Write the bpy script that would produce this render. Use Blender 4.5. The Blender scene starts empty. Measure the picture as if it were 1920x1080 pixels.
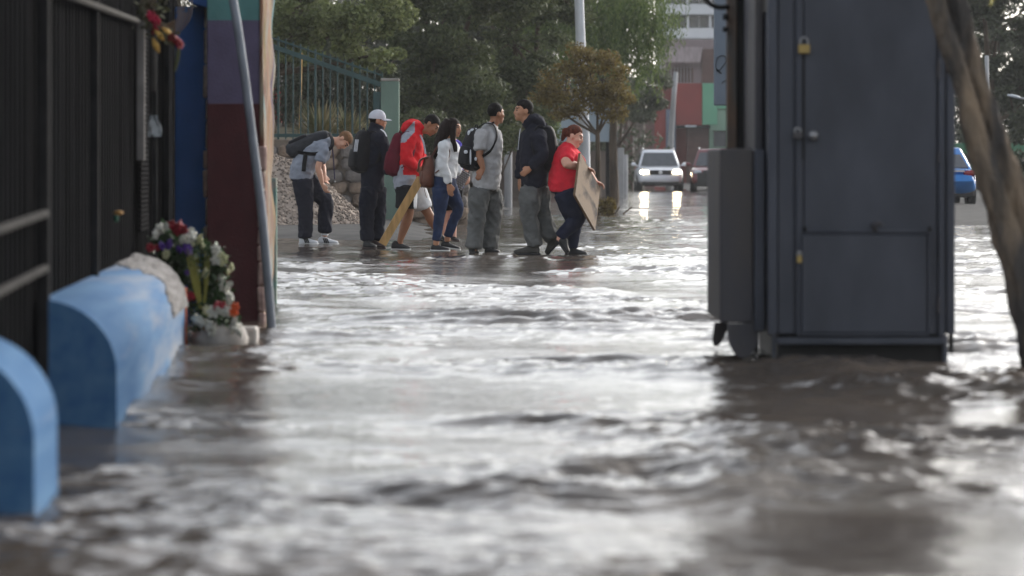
import bpy, bmesh, math, random
import numpy as np
from mathutils import Vector, Matrix, noise as mnoise
rnd = random.Random(7)
nrs = np.random.RandomState(11)
SC = bpy.context.scene
COL = SC.collection
RAD = math.radians
# ------------------------------------------------------------------ camera
FPX, CAMH, HORY, CX = 6000.0, 0.975, 311.0, 960.0
cam = bpy.data.cameras.new('camera'); camo = bpy.data.objects.new('camera', cam); COL.objects.link(camo)
camo.location = (0, 0, CAMH); camo.rotation_euler = (RAD(90), 0, 0)
cam.sensor_width = 36; cam.lens = FPX / 1920 * 36; cam.shift_y = -(540 - HORY) / 1920
cam.clip_start = 0.5; cam.clip_end = 4000
cam.dof.use_dof = True; cam.dof.focus_distance = 36.3; cam.dof.aperture_fstop = 3.1
SC.camera = camo
# ------------------------------------------------------------------ sky, sun, exposure
SUNDIR = Vector((0.57, 0.73, 0.385)).normalized()
world = bpy.data.worlds.new('World'); SC.world = world; world.use_nodes = True
wn, wl = world.node_tree.nodes, world.node_tree.links
bg = wn['Background']
sky = wn.new('ShaderNodeTexSky'); sky.sky_type = 'NISHITA'; sky.sun_disc = False
sky.sun_elevation = math.asin(SUNDIR.z); sky.sun_rotation = math.atan2(SUNDIR.x, SUNDIR.y)
sky.dust_density = 2.0; sky.air_density = 1.0; sky.ozone_density = 1.0
hs = wn.new('ShaderNodeHueSaturation'); hs.inputs['Saturation'].default_value = 0.32
wl.new(sky.outputs[0], hs.inputs['Color']); wl.new(hs.outputs[0], bg.inputs['Color'])
bg.inputs['Strength'].default_value = 0.15
sun = bpy.data.lights.new('sun', 'SUN'); sun.energy = 1.0; sun.angle = RAD(14); sun.color = (1, .95, .88)
suno = bpy.data.objects.new('sun', sun); COL.objects.link(suno)
suno.rotation_euler = SUNDIR.to_track_quat('Z', 'Y').to_euler(); suno.location = (20, 10, 30)
SC.view_settings.view_transform = 'Standard'; SC.view_settings.look = 'None'
SC.view_settings.exposure = 0.92; SC.view_settings.gamma = 1; SC.view_settings.use_curve_mapping = False
SC.render.engine = 'CYCLES'
SC.cycles.use_denoising = True
try: SC.cycles.denoiser = 'OPENIMAGEDENOISE'
except Exception: pass
SC.cycles.max_bounces = 6; SC.cycles.diffuse_bounces = 3; SC.cycles.glossy_bounces = 3
SC.cycles.transmission_bounces = 3; SC.cycles.volume_bounces = 0; SC.cycles.caustics_reflective = False
SC.cycles.caustics_refractive = False; SC.cycles.sample_clamp_indirect = 6

# ------------------------------------------------------------------ helpers
def P(px, py, Y):                      # a pixel of the photograph at depth Y metres -> a point
    return np.array([(px - CX) * Y / FPX, Y, CAMH - (py - HORY) * Y / FPX])
def gy(py): return FPX * CAMH / (py - HORY)   # depth of the water plane at pixel row py
def lin(r, g, b):
    f = lambda c: (c / 255 / 12.92) if c / 255 <= .04045 else ((c / 255 + .055) / 1.055) ** 2.4
    return (f(r), f(g), f(b))

WLOC = {}
def wloc(o): return WLOC.get(o.name, np.zeros(3))
def tag(o, label=None, cat=None, group=None, kind=None):
    if label: o['label'] = label
    if cat: o['category'] = cat
    if group: o['group'] = group
    if kind: o['kind'] = kind
    return o
def root(name, loc, label, cat, group=None):
    o = bpy.data.objects.new(name, None); COL.objects.link(o); o.location = loc; o.empty_display_size = .1
    WLOC[o.name] = np.array(loc, float)
    return tag(o, label, cat, group, 'thing')

class G:
    """collects shapes as vertices and faces (world coordinates)"""
    def __init__(s): s.v = []; s.f = []; s.m = []; s.n = 0
    def add(s, V, F, mi=0):
        V = np.asarray(V, float).reshape(-1, 3); k = s.n
        s.v.append(V); s.n += len(V)
        for f in F: s.f.append(tuple(int(i) + k for i in f)); s.m.append(mi)
        return s
    def box(s, x0, x1, y0, y1, z0, z1, b=0.0, mi=0):
        c = np.array([(x0 + x1) / 2, (y0 + y1) / 2, (z0 + z1) / 2]); h = np.array([abs(x1 - x0), abs(y1 - y0), abs(z1 - z0)]) / 2
        return s.obox(c, h, np.eye(3), b, mi)
    def obox(s, c, h, ax, b=0.0, mi=0):     # oriented box, half sizes h, rows of ax are its axes
        h = np.asarray(h, float); ax = np.asarray(ax, float)
        sg = [(i, j, k) for i in (-1, 1) for j in (-1, 1) for k in (-1, 1)]
        if b <= 0:
            V = [np.array(g) * h for g in sg]
            F = [(0, 1, 3, 2), (4, 6, 7, 5), (0, 4, 5, 1), (2, 3, 7, 6), (0, 2, 6, 4), (1, 5, 7, 3)]
        else:
            b = min(b, .45 * h.min()); V = []; ix = {}
            for g in sg:
                for a in range(3):
                    e = h - b; e[a] = h[a]; ix[g, a] = len(V); V.append(np.array(g) * e)
            F = []
            for a in range(3):
                o1, o2 = [q for q in range(3) if q != a]
                for sgn in (-1, 1):
                    q = []
                    for (p1, p2) in ((-1, -1), (-1, 1), (1, 1), (1, -1)):
                        g = [0, 0, 0]; g[a] = sgn; g[o1] = p1; g[o2] = p2; q.append(ix[tuple(g), a])
                    F.append(q)
                for p1 in (-1, 1):
                    for p2 in (-1, 1):
                        g = [0, 0, 0]; g[o1] = p1; g[o2] = p2
                        g[a] = -1; A = tuple(g); g[a] = 1; B = tuple(g)
                        F.append((ix[A, o1], ix[A, o2], ix[B, o2], ix[B, o1]))
            for g in sg: F.append((ix[g, 0], ix[g, 1], ix[g, 2]))
        return s.add(np.array(V) @ ax + np.asarray(c, float), F, mi)
    def ell(s, c, r, ax=None, nu=12, nv=8, mi=0, exp=1.0):
        ax = np.eye(3) if ax is None else np.asarray(ax, float); V = []; F = []
        sp = lambda t: math.copysign(abs(t) ** exp, t)
        V.append((0, 0, -1))
        for i in range(1, nv):
            a = -math.pi / 2 + math.pi * i / nv
            for j in range(nu):
                t = 2 * math.pi * j / nu
                V.append((sp(math.cos(a)) * sp(math.cos(t)), sp(math.cos(a)) * sp(math.sin(t)), sp(math.sin(a))))
        V.append((0, 0, 1)); last = len(V) - 1
        for j in range(nu):
            F.append((0, 1 + (j + 1) % nu, 1 + j)); F.append((last, last - nu + j, last - nu + (j + 1) % nu))
        for i in range(nv - 2):
            for j in range(nu):
                a = 1 + i * nu + j; b = 1 + i * nu + (j + 1) % nu; F.append((a, b, b + nu, a + nu))
        return s.add((np.array(V) * np.asarray(r, float)) @ ax + np.asarray(c, float), F, mi)
    def loft(s, pts, hw, hd=None, lat=None, n=12, sub=3, mi=0, exp=1.0, cap=True, wob=0):
        pts = np.asarray(pts, float); hd = hw if hd is None else hd
        k = len(pts); hw = np.resize(np.asarray(hw, float), k) if np.ndim(hw) == 0 else np.asarray(hw, float)
        hd = np.resize(np.asarray(hd, float), k) if np.ndim(hd) == 0 else np.asarray(hd, float)
        A = np.column_stack([pts, hw, hd])
        if sub > 1 and k > 2:
            E = np.vstack([2 * A[0] - A[1], A, 2 * A[-1] - A[-2]]); out = []
            for i in range(1, k):
                p0, p1, p2, p3 = E[i - 1], E[i], E[i + 1], E[i + 2]
                for j in range(sub):
                    t = j / sub
                    out.append(.5 * (2 * p1 + (p2 - p0) * t + (2 * p0 - 5 * p1 + 4 * p2 - p3) * t * t + (3 * p1 - p0 - 3 * p2 + p3) * t ** 3))
            out.append(A[-1]); A = np.array(out); A[:, 3:] = np.maximum(A[:, 3:], .0015)
        p = A[:, :3]; T = np.gradient(p, axis=0); T /= np.linalg.norm(T, axis=1)[:, None] + 1e-12
        if lat is None:
            l = np.cross(T[0], (0, 0, 1.)); 
            if np.linalg.norm(l) < .2: l = np.array([1., 0, 0])
        else: l = np.asarray(lat, float)
        V = []; th = np.arange(n) * 2 * math.pi / n
        sp = lambda t: np.sign(t) * np.abs(t) ** exp
        for i in range(len(p)):
            q = (np.asarray(lat, float) if lat is not None else l); q = q - T[i] * q.dot(T[i]); q /= np.linalg.norm(q) + 1e-12; l = q
            bb = np.cross(T[i], q)
            w = 1 + (wob * np.array([mnoise.noise(Vector((p[i][0] * 9 + 3 * math.cos(t), p[i][1] * 9 + 3 * math.sin(t), p[i][2] * 9))) for t in th]) if wob else 0)
            V.append(p[i] + np.outer(sp(np.cos(th)) * A[i, 3] * w, q) + np.outer(sp(np.sin(th)) * A[i, 4] * w, bb))
        m = len(V); V = np.vstack(V); F = []
        for i in range(m - 1):
            for j in range(n):
                a = i * n + j; b = i * n + (j + 1) % n; F.append((a, b, b + n, a + n))
        if cap:
            V = np.vstack([V, p[0] - T[0] * min(A[0, 3], A[0, 4]) * .35, p[-1] + T[-1] * min(A[-1, 3], A[-1, 4]) * .35]); c0 = len(V) - 2
            for j in range(n):
                F.append((c0, (j + 1) % n, j)); F.append((c0 + 1, (m - 1) * n + j, (m - 1) * n + (j + 1) % n))
        return s.add(V, F, mi)
    def tube(s, pts, r, n=8, sub=1, mi=0, cap=True, wob=0): return s.loft(pts, r, None, None, n, sub, mi, 1.0, cap, wob)
    def lathe(s, c, prof, axis=(0, 0, 1), n=16, mi=0):
        ax = np.asarray(axis, float); ax /= np.linalg.norm(ax)
        l = np.cross(ax, (0, 0, 1.)) if abs(ax[2]) < .9 else np.array([1., 0, 0]); l /= np.linalg.norm(l); b = np.cross(ax, l)
        V = []; F = []; th = np.arange(n) * 2 * math.pi / n; m = len(prof)
        for (r, z) in prof: V.append(np.asarray(c) + ax * z + np.outer(np.cos(th) * max(r, 1e-4), l) + np.outer(np.sin(th) * max(r, 1e-4), b))
        for i in range(m - 1):
            for j in range(n):
                a = i * n + j; q = i * n + (j + 1) % n; F.append((a, q, q + n, a + n))
        return s.add(np.vstack(V), F, mi)
    def arrays(s): return np.vstack(s.v), s.f, s.m
    def build(s, name, mats, parent=None, smooth=False, loc=None, recalc=True, V=None, angle=None):
        V = np.vstack(s.v)
        return mk(name, V, s.f, mats, parent, smooth, loc, recalc, s.m if len(set(s.m)) > 1 else None, angle)

def newmesh(name, V, F, recalc=True):
    me = bpy.data.meshes.new(name)
    if isinstance(F, np.ndarray):
        nv, nf, k = len(V), len(F), F.shape[1]
        me.vertices.add(nv); me.vertices.foreach_set('co', V.astype(np.float32).ravel())
        me.loops.add(nf * k); me.loops.foreach_set('vertex_index', F.astype(np.int32).ravel())
        me.polygons.add(nf); me.polygons.foreach_set('loop_start', np.arange(0, nf * k, k, dtype=np.int32))
        try: me.polygons.foreach_set('loop_total', np.full(nf, k, dtype=np.int32))
        except Exception: pass
        me.update(calc_edges=True); me.validate()
    else:
        me.from_pydata([tuple(v) for v in V], [], F); me.update()
        if recalc and len(F) < 60000:
            bm = bmesh.new(); bm.from_mesh(me); bmesh.ops.recalc_face_normals(bm, faces=bm.faces); bm.to_mesh(me); bm.free()
    return me
def mk(name, V, F, mats, parent=None, smooth=False, loc=None, recalc=True, mi=None, angle=None):
    base = wloc(parent) if parent is not None else np.zeros(3)
    L = base if loc is None else np.array(loc, float)
    me = newmesh(name, np.asarray(V, float) - L, F, recalc)
    for m in (mats if isinstance(mats, (list, tuple)) else [mats]): me.materials.append(m)
    if mi is not None: me.polygons.foreach_set('material_index', np.asarray(mi, np.int32))
    if smooth: me.polygons.foreach_set('use_smooth', np.ones(len(me.polygons), bool))
    o = bpy.data.objects.new(name, me); COL.objects.link(o)
    if smooth and angle:
        try:
            me.set_sharp_from_angle(angle=RAD(angle))
        except Exception: pass
    if parent is not None: o.parent = parent
    o.location = L - base; WLOC[o.name] = L
    return o
def inst(src, name, loc, parent=None, rot=None, scale=None):
    o = bpy.data.objects.new(name, src.data if hasattr(src, 'data') else src); COL.objects.link(o)
    L = np.array(loc, float)
    if parent is not None: o.parent = parent
    o.location = L - (wloc(parent) if parent is not None else 0); WLOC[o.name] = L
    if rot is not None: o.rotation_euler = rot
    if scale is not None: o.scale = scale
    return o

# ------------------------------------------------------------------ materials
def mat(name, col, rough=.7, var=.18, scale=6, col2=None, bump=0, bscale=60, metal=0, spec=.4, stretch=(1, 1, 1), detail=4, ramp=(.35, .68), island=0, trans=0, coat=0, bdist=.01):
    m = bpy.data.materials.new(name); m.use_nodes = True; n, l = m.node_tree.nodes, m.node_tree.links
    b = n['Principled BSDF']; b.inputs['Roughness'].default_value = rough; b.inputs['Metallic'].default_value = metal
    b.inputs['Specular IOR Level'].default_value = spec
    if coat: b.inputs['Coat Weight'].default_value = coat; b.inputs['Coat Roughness'].default_value = .08
    tc = n.new('ShaderNodeTexCoord'); mp = n.new('ShaderNodeMapping'); mp.inputs['Scale'].default_value = stretch
    l.new(tc.outputs['Object'], mp.inputs['Vector'])
    ns = n.new('ShaderNodeTexNoise'); ns.inputs['Scale'].default_value = scale; ns.inputs['Detail'].default_value = detail
    l.new(mp.outputs[0], ns.inputs['Vector'])
    rp = n.new('ShaderNodeValToRGB'); e = rp.color_ramp.elements
    e[0].position, e[1].position = ramp
    c = np.array(col); c2 = np.array(col2) if col2 is not None else c * (1 + var); c1 = c if col2 is not None else c * (1 - var)
    e[0].color = (*c1, 1); e[1].color = (*np.minimum(c2, 1), 1)
    fac = ns.outputs['Fac']
    if island:
        ge = n.new('ShaderNodeNewGeometry'); mx = n.new('ShaderNodeMix'); mx.inputs['Factor'].default_value = island
        l.new(fac, mx.inputs['A']); l.new(ge.outputs['Random Per Island'], mx.inputs['B']); fac = mx.outputs['Result']
    l.new(fac, rp.inputs['Fac']); l.new(rp.outputs['Color'], b.inputs['Base Color'])
    if bump:
        nb = n.new('ShaderNodeTexNoise'); nb.inputs['Scale'].default_value = bscale; nb.inputs['Detail'].default_value = 5
        l.new(mp.outputs[0], nb.inputs['Vector'])
        bp = n.new('ShaderNodeBump'); bp.inputs['Strength'].default_value = bump; bp.inputs['Distance'].default_value = bdist
        l.new(nb.outputs['Fac'], bp.inputs['Height']); l.new(bp.outputs[0], b.inputs['Normal'])
    if trans:
        tr = n.new('ShaderNodeBsdfTranslucent'); l.new(rp.outputs['Color'], tr.inputs['Color'])
        ms = n.new('ShaderNodeMixShader'); ms.inputs[0].default_value = trans
        l.new(b.outputs[0], ms.inputs[1]); l.new(tr.outputs[0], ms.inputs[2]); l.new(ms.outputs[0], n['Material Output'].inputs['Surface'])
    m['c'] = 1
    return m
def emit(name, col, s):
    m = bpy.data.materials.new(name); m.use_nodes = True; b = m.node_tree.nodes['Principled BSDF']
    b.inputs['Base Color'].default_value = (*col, 1); b.inputs['Emission Color'].default_value = (*col, 1); b.inputs['Emission Strength'].default_value = s
    return m
MC = {}
def cm(key, *a, **k):
    if key not in MC: MC[key] = mat(key, *a, **k)
    return MC[key]
def cloth(key, rgb, **k):
    k.setdefault('var', .12); k.setdefault('scale', 9); k.setdefault('bump', .35); k.setdefault('bscale', 45); k.setdefault('rough', .88); k.setdefault('spec', .15)
    return cm(key, lin(*rgb), **k)
def dark(key, v=.02, **k): return cm(key, (v, v, v * 1.05), **k)

# ------------------------------------------------------------------ noise on arrays
_perm = nrs.permutation(512)
def pn(x, y, seed=0):
    xi = np.floor(x).astype(int); yi = np.floor(y).astype(int); xf = x - xi; yf = y - yi
    u = xf * xf * xf * (xf * (xf * 6 - 15) + 10); v = yf * yf * yf * (yf * (yf * 6 - 15) + 10)
    def g(i, j, a, b):
        h = _perm[(_perm[(i + seed * 37) % 512] + j) % 512] * (2 * math.pi / 512)
        return np.cos(h) * a + np.sin(h) * b
    n00, n10 = g(xi, yi, xf, yf), g(xi + 1, yi, xf - 1, yf); n01, n11 = g(xi, yi + 1, xf, yf - 1), g(xi + 1, yi + 1, xf - 1, yf - 1)
    return (n00 * (1 - u) + n10 * u) * (1 - v) + (n01 * (1 - u) + n11 * u) * v
def sstep(a, b, x):
    t = np.clip((x - a) / (b - a), 0, 1); return t * t * (3 - 2 * t)
def gridfaces(nr, nc):
    i = np.arange((nr - 1) * nc).reshape(nr - 1, nc)[:, :-1].ravel()
    return np.column_stack([i, i + 1, i + nc + 1, i + nc])

# ================================================================== SETTING
m_asphalt = mat('asphalt_wet', lin(60, 59, 58), rough=.8, var=.45, scale=3.5, detail=8, bump=.6, bscale=60, spec=.2)
m_soil = mat('soil', lin(112, 98, 80), rough=.95, var=.3, scale=1.2, bump=.5, bscale=30)
o = mk('ground', [(-900, -60, -.2), (900, -60, -.2), (900, 1800, -.2), (-900, 1800, -.2)], [(0, 1, 2, 3)], m_soil)
tag(o, kind='structure')
# road: a gently uneven sheet; it comes out of the flood where the photograph shows dry asphalt
def road_z(X, Y):
    z = -.10 + .03 * pn(X / 3.1, Y / 5.0, 3) + .012 * pn(X / .9, Y / 1.6, 4)
    edge = .5 * pn(X / 1.3, Y / 2.2, 5)
    z = z + .19 * sstep(-.1, -1.9, X + edge + .06 * (Y - 46)) * sstep(40.2, 43.5, Y + edge * 2) * sstep(60, 52, Y)
    z = z + .17 * sstep(6.0, 7.5, X + edge) * sstep(48, 54, Y + 3 * edge)
    z = z + .16 * sstep(1.2, -1.0, X + edge) * sstep(55, 66, Y + 4 * edge)
    z = z + .13 * sstep(-1.55, -1.95, X + edge * .15) * sstep(25, 27, Y) * sstep(32, 30, Y)
    return z
ys = np.concatenate([np.arange(2, 75, .35), np.arange(75, 420, 4.0)]); xs = np.concatenate([np.arange(-60, -8, 3.0), np.arange(-8, 16, .22), np.arange(16, 90, 3.0)])
XX, YY = np.meshgrid(xs, ys)
o = mk('road', np.column_stack([XX.ravel(), YY.ravel(), road_z(XX, YY).ravel()]), gridfaces(len(ys), len(xs)), m_asphalt, smooth=True)
tag(o, kind='structure')
# flood water: real waves, finer rows nearer to the viewer
def rdg(x, y, k): return .42 - np.abs(pn(x, y, k))          # sharp-crested noise
def water_z(X, Y):
    calm = .55 + .45 * sstep(38, 25, Y)
    w = pn(X / 2.6 + .12 * Y, Y / 2.0, 11) + .5 * pn(X / 1.1, Y / .9, 19)
    act = np.clip(.50 + 1.9 * w, .10, 1.75) * (.8 + .5 * sstep(-1.2, .6, X))
    xw = X + .10 * pn(X / .4, Y / .4, 20); yw = Y + .08 * pn(X / .35, Y / .35, 22)
    a = .060 * pn(X / 2.6 + .1 * Y, Y / .95, 12)
    b = .070 * rdg(xw / .74, yw / .34, 13)
    c = .040 * rdg(xw / .24, yw / .14, 14)
    d = .018 * rdg(xw / .10, yw / .07, 15)
    return (a * .8 + (b + c + d) * act) * calm * .92 + .006 * pn(X / .55, Y / .30, 16) + .017 * rdg(X / .34, Y / .24, 18) * (.45 + .55 * sstep(50, 36, Y)) * np.clip(.6 + 1.2 * w, .1, 1.2)
rows = np.concatenate([6.2 * np.exp(np.arange(0, math.log(22 / 6.2), .0021)), 22 * np.exp(np.arange(0, math.log(62 / 22), .0027)), [62.]]); t = np.linspace(-1, 1, 480)
half = 3.3 + .22 * rows
XX = np.outer(half, t) + .6; YY = np.repeat(rows[:, None], len(t), 1)
ZZ = water_z(XX, YY)
V1 = np.column_stack([XX.ravel(), YY.ravel(), ZZ.ravel()]); F1 = gridfaces(len(rows), len(t))
y2 = np.concatenate([np.arange(62, 130, .5), np.arange(130, 420, 5.)]); x2 = np.concatenate([np.linspace(-60, -10, 20)[:-1], np.arange(-10, 25, .35), np.linspace(25, 90, 30)[1:]])
X2, Y2 = np.meshgrid(x2, y2); V2 = np.column_stack([X2.ravel(), Y2.ravel(), .045 * pn(X2 / 1.9, Y2 / 1.3, 17).ravel() + .006]); F2 = gridfaces(len(y2), len(x2)) + len(V1)
def water_material():
    m = bpy.data.materials.new('muddy_water'); m.use_nodes = True; n, l = m.node_tree.nodes, m.node_tree.links
    b = n['Principled BSDF']; b.inputs['Roughness'].default_value = .04; b.inputs['IOR'].default_value = 1.36
    tc = n.new('ShaderNodeTexCoord')
    ns = n.new('ShaderNodeTexNoise'); ns.inputs['Scale'].default_value = .9; ns.inputs['Detail'].default_value = 6; l.new(tc.outputs['Object'], ns.inputs['Vector'])
    rp = n.new('ShaderNodeValToRGB'); e = rp.color_ramp.elements
    e[0].position, e[1].position = .35, .7; e[0].color = (.066, .053, .043, 1); e[1].color = (.125, .102, .082, 1)
    l.new(ns.outputs['Fac'], rp.inputs[0]); l.new(rp.outputs[0], b.inputs['Base Color'])
    n1 = n.new('ShaderNodeTexNoise'); n1.inputs['Scale'].default_value = 12; n1.inputs['Detail'].default_value = 6; n1.inputs['Roughness'].default_value = .62
    mp = n.new('ShaderNodeMapping'); mp.inputs['Scale'].default_value = (.8, 1.5, 1); l.new(tc.outputs['Object'], mp.inputs[0]); l.new(mp.outputs[0], n1.inputs['Vector'])
    bp = n.new('ShaderNodeBump'); bp.inputs['Strength'].default_value = .45; bp.inputs['Distance'].default_value = .010
    l.new(n1.outputs['Fac'], bp.inputs['Height']); l.new(bp.outputs[0], b.inputs['Normal'])
    return m
m_water = water_material()
o = mk('flood_water', np.vstack([V1, V2]), np.vstack([F1, F2]), m_water, smooth=True); tag(o, kind='structure')

# ================================================================== LEFT SIDE: wall blocks, metal fence, painted wall
def fx(Y): return -1.06 - .057 * Y           # line of the metal fence
FD = np.array([-.057, 1, 0]); FD /= np.linalg.norm(FD); FN = np.array([FD[1], -FD[0], 0])   # along it, out of it
DU = 0.0
def fp(Y, u=0, z=0): return np.array([fx(Y), Y, 0]) + FN * (u + DU) + np.array([0, 0, z])
def paint_blue():
    m = mat('faded_blue_paint', lin(58, 100, 144), rough=.85, spec=.15, detail=9, scale=3.0, col2=lin(88, 126, 162), bump=.4, bscale=25, ramp=(.30, .74), stretch=(4.5, .25, 4.5))
    n, l = m.node_tree.nodes, m.node_tree.links; b = n['Principled BSDF']
    tc = n.new('ShaderNodeTexCoord'); mp = n.new('ShaderNodeMapping'); mp.inputs['Scale'].default_value = (7, .40, 7); l.new(tc.outputs['Object'], mp.inputs[0])
    ns = n.new('ShaderNodeTexNoise'); ns.inputs['Scale'].default_value = 1.5; ns.inputs['Detail'].default_value = 7; l.new(mp.outputs[0], ns.inputs['Vector'])
    sp = n.new('ShaderNodeSeparateXYZ'); l.new(tc.outputs['Object'], sp.inputs[0])
    ma = n.new('ShaderNodeMath'); ma.operation = 'MULTIPLY_ADD'; ma.inputs[1].default_value = .065; ma.inputs[2].default_value = -.13; l.new(sp.outputs['Y'], ma.inputs[0])
    ad = n.new('ShaderNodeMath'); ad.operation = 'ADD'; l.new(ns.outputs['Fac'], ad.inputs[0]); l.new(ma.outputs[0], ad.inputs[1])
    rp = n.new('ShaderNodeValToRGB'); rp.color_ramp.elements[0].position = .50; rp.color_ramp.elements[1].position = .92; l.new(ad.outputs[0], rp.inputs[0])
    mx = n.new('ShaderNodeMix'); mx.data_type = 'RGBA'; mx.inputs['B'].default_value = (*lin(142, 146, 152), 1)
    src = b.inputs['Base Color'].links[0].from_socket; l.new(src, mx.inputs['A']); l.new(rp.outputs[0], mx.inputs['Factor']); l.new(mx.outputs['Result'], b.inputs['Base Color'])
    return m
m_bblock = paint_blue()
m_cement = mat('rough_cement', lin(98, 95, 94), rough=.95, var=.3, col2=lin(134, 132, 132), scale=9, stretch=(3, .3, 3), bump=.8, bscale=40)
m_blue = mat('deep_blue_paint', lin(62, 116, 190), rough=.7, var=.12, scale=4, bump=.15, bscale=40)
m_terr = mat('terracotta', lin(190, 100, 70), rough=.9, var=.25, scale=15, bump=.4)
def block(name, Y0, Y1, label, broken):
    rt = root(name, fp(Y0, .13, 0), label, 'wall')
    ys = np.linspace(Y0, Y1, 26); prof = [(0.0, -.12), (0.0, .485)]
    for a in np.linspace(0, 90, 12)[1:]: prof.append((.28 * math.sin(RAD(a)), .22 + .265 * math.cos(RAD(a))))
    prof += [(.28, .12), (.285, -.12)]
    V = []; F = []; k = len(prof)
    for i, Y in enumerate(ys):
        for (u, z) in prof:
            w = .001 * mnoise.noise(Vector((Y * 1.1, u * 8, z * 6)))
            V.append(fp(Y, u + (w if u > .02 else 0), z + w))
    for i in range(len(ys) - 1):
        for j in range(k):
            a = i * k + j; b = i * k + (j + 1) % k; F.append((a, b, b + k, a + k))
    F.append(tuple(range(k))); F.append(tuple(range((len(ys) - 1) * k, len(ys) * k)))
    mk('block_body', V, F, m_bblock, rt, smooth=True, angle=45)
    if broken:
        nY, nA = 30, 26; V = []; F = []           # crumbled cement band along the broken far end
        for i in range(nY):
            for j in range(nA):
                a = RAD(90 * j / (nA - 1)); jag = .9 * mnoise.noise(Vector((j * .11, 3, 0))) + .25 * mnoise.noise(Vector((j * .5, 8, 0))); Y = Y1 + .05 - (1.5 + jag) * i / (nY - 1)
                off = .007 + .011 * mnoise.noise(Vector((Y * 3.5, a * 7, 1))) + .012 * sstep(Y1 - .35, Y1, np.array(Y)) - (.03 if i in (0, nY - 1) else 0)
                V.append(fp(Y, .28 * math.sin(a) + off * math.sin(a), .22 + .265 * math.cos(a) + off * math.cos(a)))
        mk('broken_cement', V, [tuple(q) for q in gridfaces(nY, nA)], m_cement, rt)
        G().obox(fp(Y1 + .025, .27, .12), (.02, .02, .20), [FN, FD, (0, 0, 1)], .004).build('brick_edge', m_terr, rt)
    return rt
block('blue_wall_block', 11.7, 17.2, 'long round-topped blue concrete wall block with crumbled grey far end', True)
DU = -.03
block('blue_wall_block', 8.75, 9.5, 'blurred blue concrete wall block at the left frame edge, nearest the camera', False)
DU = 0.0

m_gate = mat('black_sheet_metal', lin(27, 27, 29), rough=1, var=.3, scale=2.5, bump=.2, bscale=14, stretch=(1, 1, .35), spec=.03)
m_gatebar = mat('worn_grey_steel', lin(70, 68, 66), rough=.9, var=.25, scale=9, bump=.2, spec=.1)
m_gatedk = mat('dark_steel', lin(44, 44, 45), rough=.8, var=.25, scale=9, spec=.15)
rt = root('metal_fence', fp(12, 0, 0), 'tall black sheet metal fence standing behind the blue wall blocks', 'fence')
Yc = 8.0; i = 0
while Yc < 23.2:
    w = .70; Ym = Yc + w / 2
    g = G(); off = -.012 if i % 2 else .0
    g.obox(fp(Ym, -.03 + off, 1.2), (.008, w / 2 - .012, 1.28), [FN, FD, (0, 0, 1)], .003)
    for r in range(4):
        g.obox(fp(Yc + w * (r + .5) / 4, -.018 + off, 1.2), (.007, .025, 1.27), [FN, FD, (0, 0, 1)], .003)
    g.build('sheet_panel', m_gate, rt); Yc += w; i += 1
for Y, r, mt, zt in ((8.2, .02, m_gatedk, 2.5), (11.72, .022, m_gatedk, 2.5), (14.3, .018, m_gatedk, 2.5), (19.2, .014, m_gatedk, 2.5), (20.6, .016, m_gatedk, 2.5)):
    G().obox(fp(Y, .012, zt / 2), (r, r, zt / 2), [FN, FD, (0, 0, 1)], .004).build('post', mt, rt)
G().obox(fp(17.45, .03, 1.385), (.022, .022, .38), [FN, FD, (0, 0, 1)], .004).build('bright_bar', mat('pale_steel', lin(128, 124, 122), rough=.8, var=.2, scale=8), rt)
G().obox(fp(18.7, .03, 1.62), (.014, .014, .21), [FN, FD, (0, 0, 1)], .003).build('short_bar', m_gatebar, rt)
for (Ya, Yb, za, zb) in ((8.0, 11.7, .74, .80), (8.0, 11.7, .55, .60), (11.75, 17.4, 1.63, 1.76), (17.5, 20.6, 2.0, 2.06)):
    G().tube([fp(Ya, .02, za), fp(Yb, .02, zb)], .016, n=8).build('rail', m_gatebar, rt)
g = G()
for k in range(44): g.obox(fp(18.05, .012, .62 + k * .026), (.007, .36, .008), [FN, FD, (0, 0, 1)], .003)
g.build('ribbed_strip', m_gate, rt)
# cloth scrap on the fence
g = G(); c = P(272, 236, 18.0); ax = np.array([FD, (0, 0, 1), FN]); V = []; F = []
for a in range(7):
    for b in range(9):
        u, v = a / 6 - .5, b / 8 - .5; w = .05 * (1 - .6 * abs(v) * 2) * (1.2 - v)
        p = c + np.array([u * w * 1.6, 0, v * .12]) + FN * (.05 + .015 * math.sin(u * 9 + v * 4)); V.append(p); V.append(p + FN * .004)
for a in range(6):
    for b in range(8):
        i = (a * 9 + b) * 2; j = ((a + 1) * 9 + b) * 2
        F.append((i, i + 2, j + 2, j)); F.append((i + 1, j + 1, j + 3, i + 3))
o = mk('cloth_scrap', V, F, mat('white_plastic', lin(205, 212, 218), rough=.5), smooth=True, loc=c)
tag(o, 'small white cloth scrap caught on the bright fence bar', 'scrap')
g = G(); c = P(218, 399, 16.1) + FN * .012
g.ell(c, (.026, .02, .012), nu=8, nv=5); g.ell(c + np.array([-.012, 0, -.028]), (.012, .01, .02), nu=7, nv=5, mi=1)
o = g.build('plastic_flower', [mat('ochre', lin(176, 132, 72)), mat('leaf_teal', lin(50, 98, 78))], smooth=True, loc=c); tag(o, 'tiny ochre artificial flower stuck on the black fence sheets', 'flower')

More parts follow.
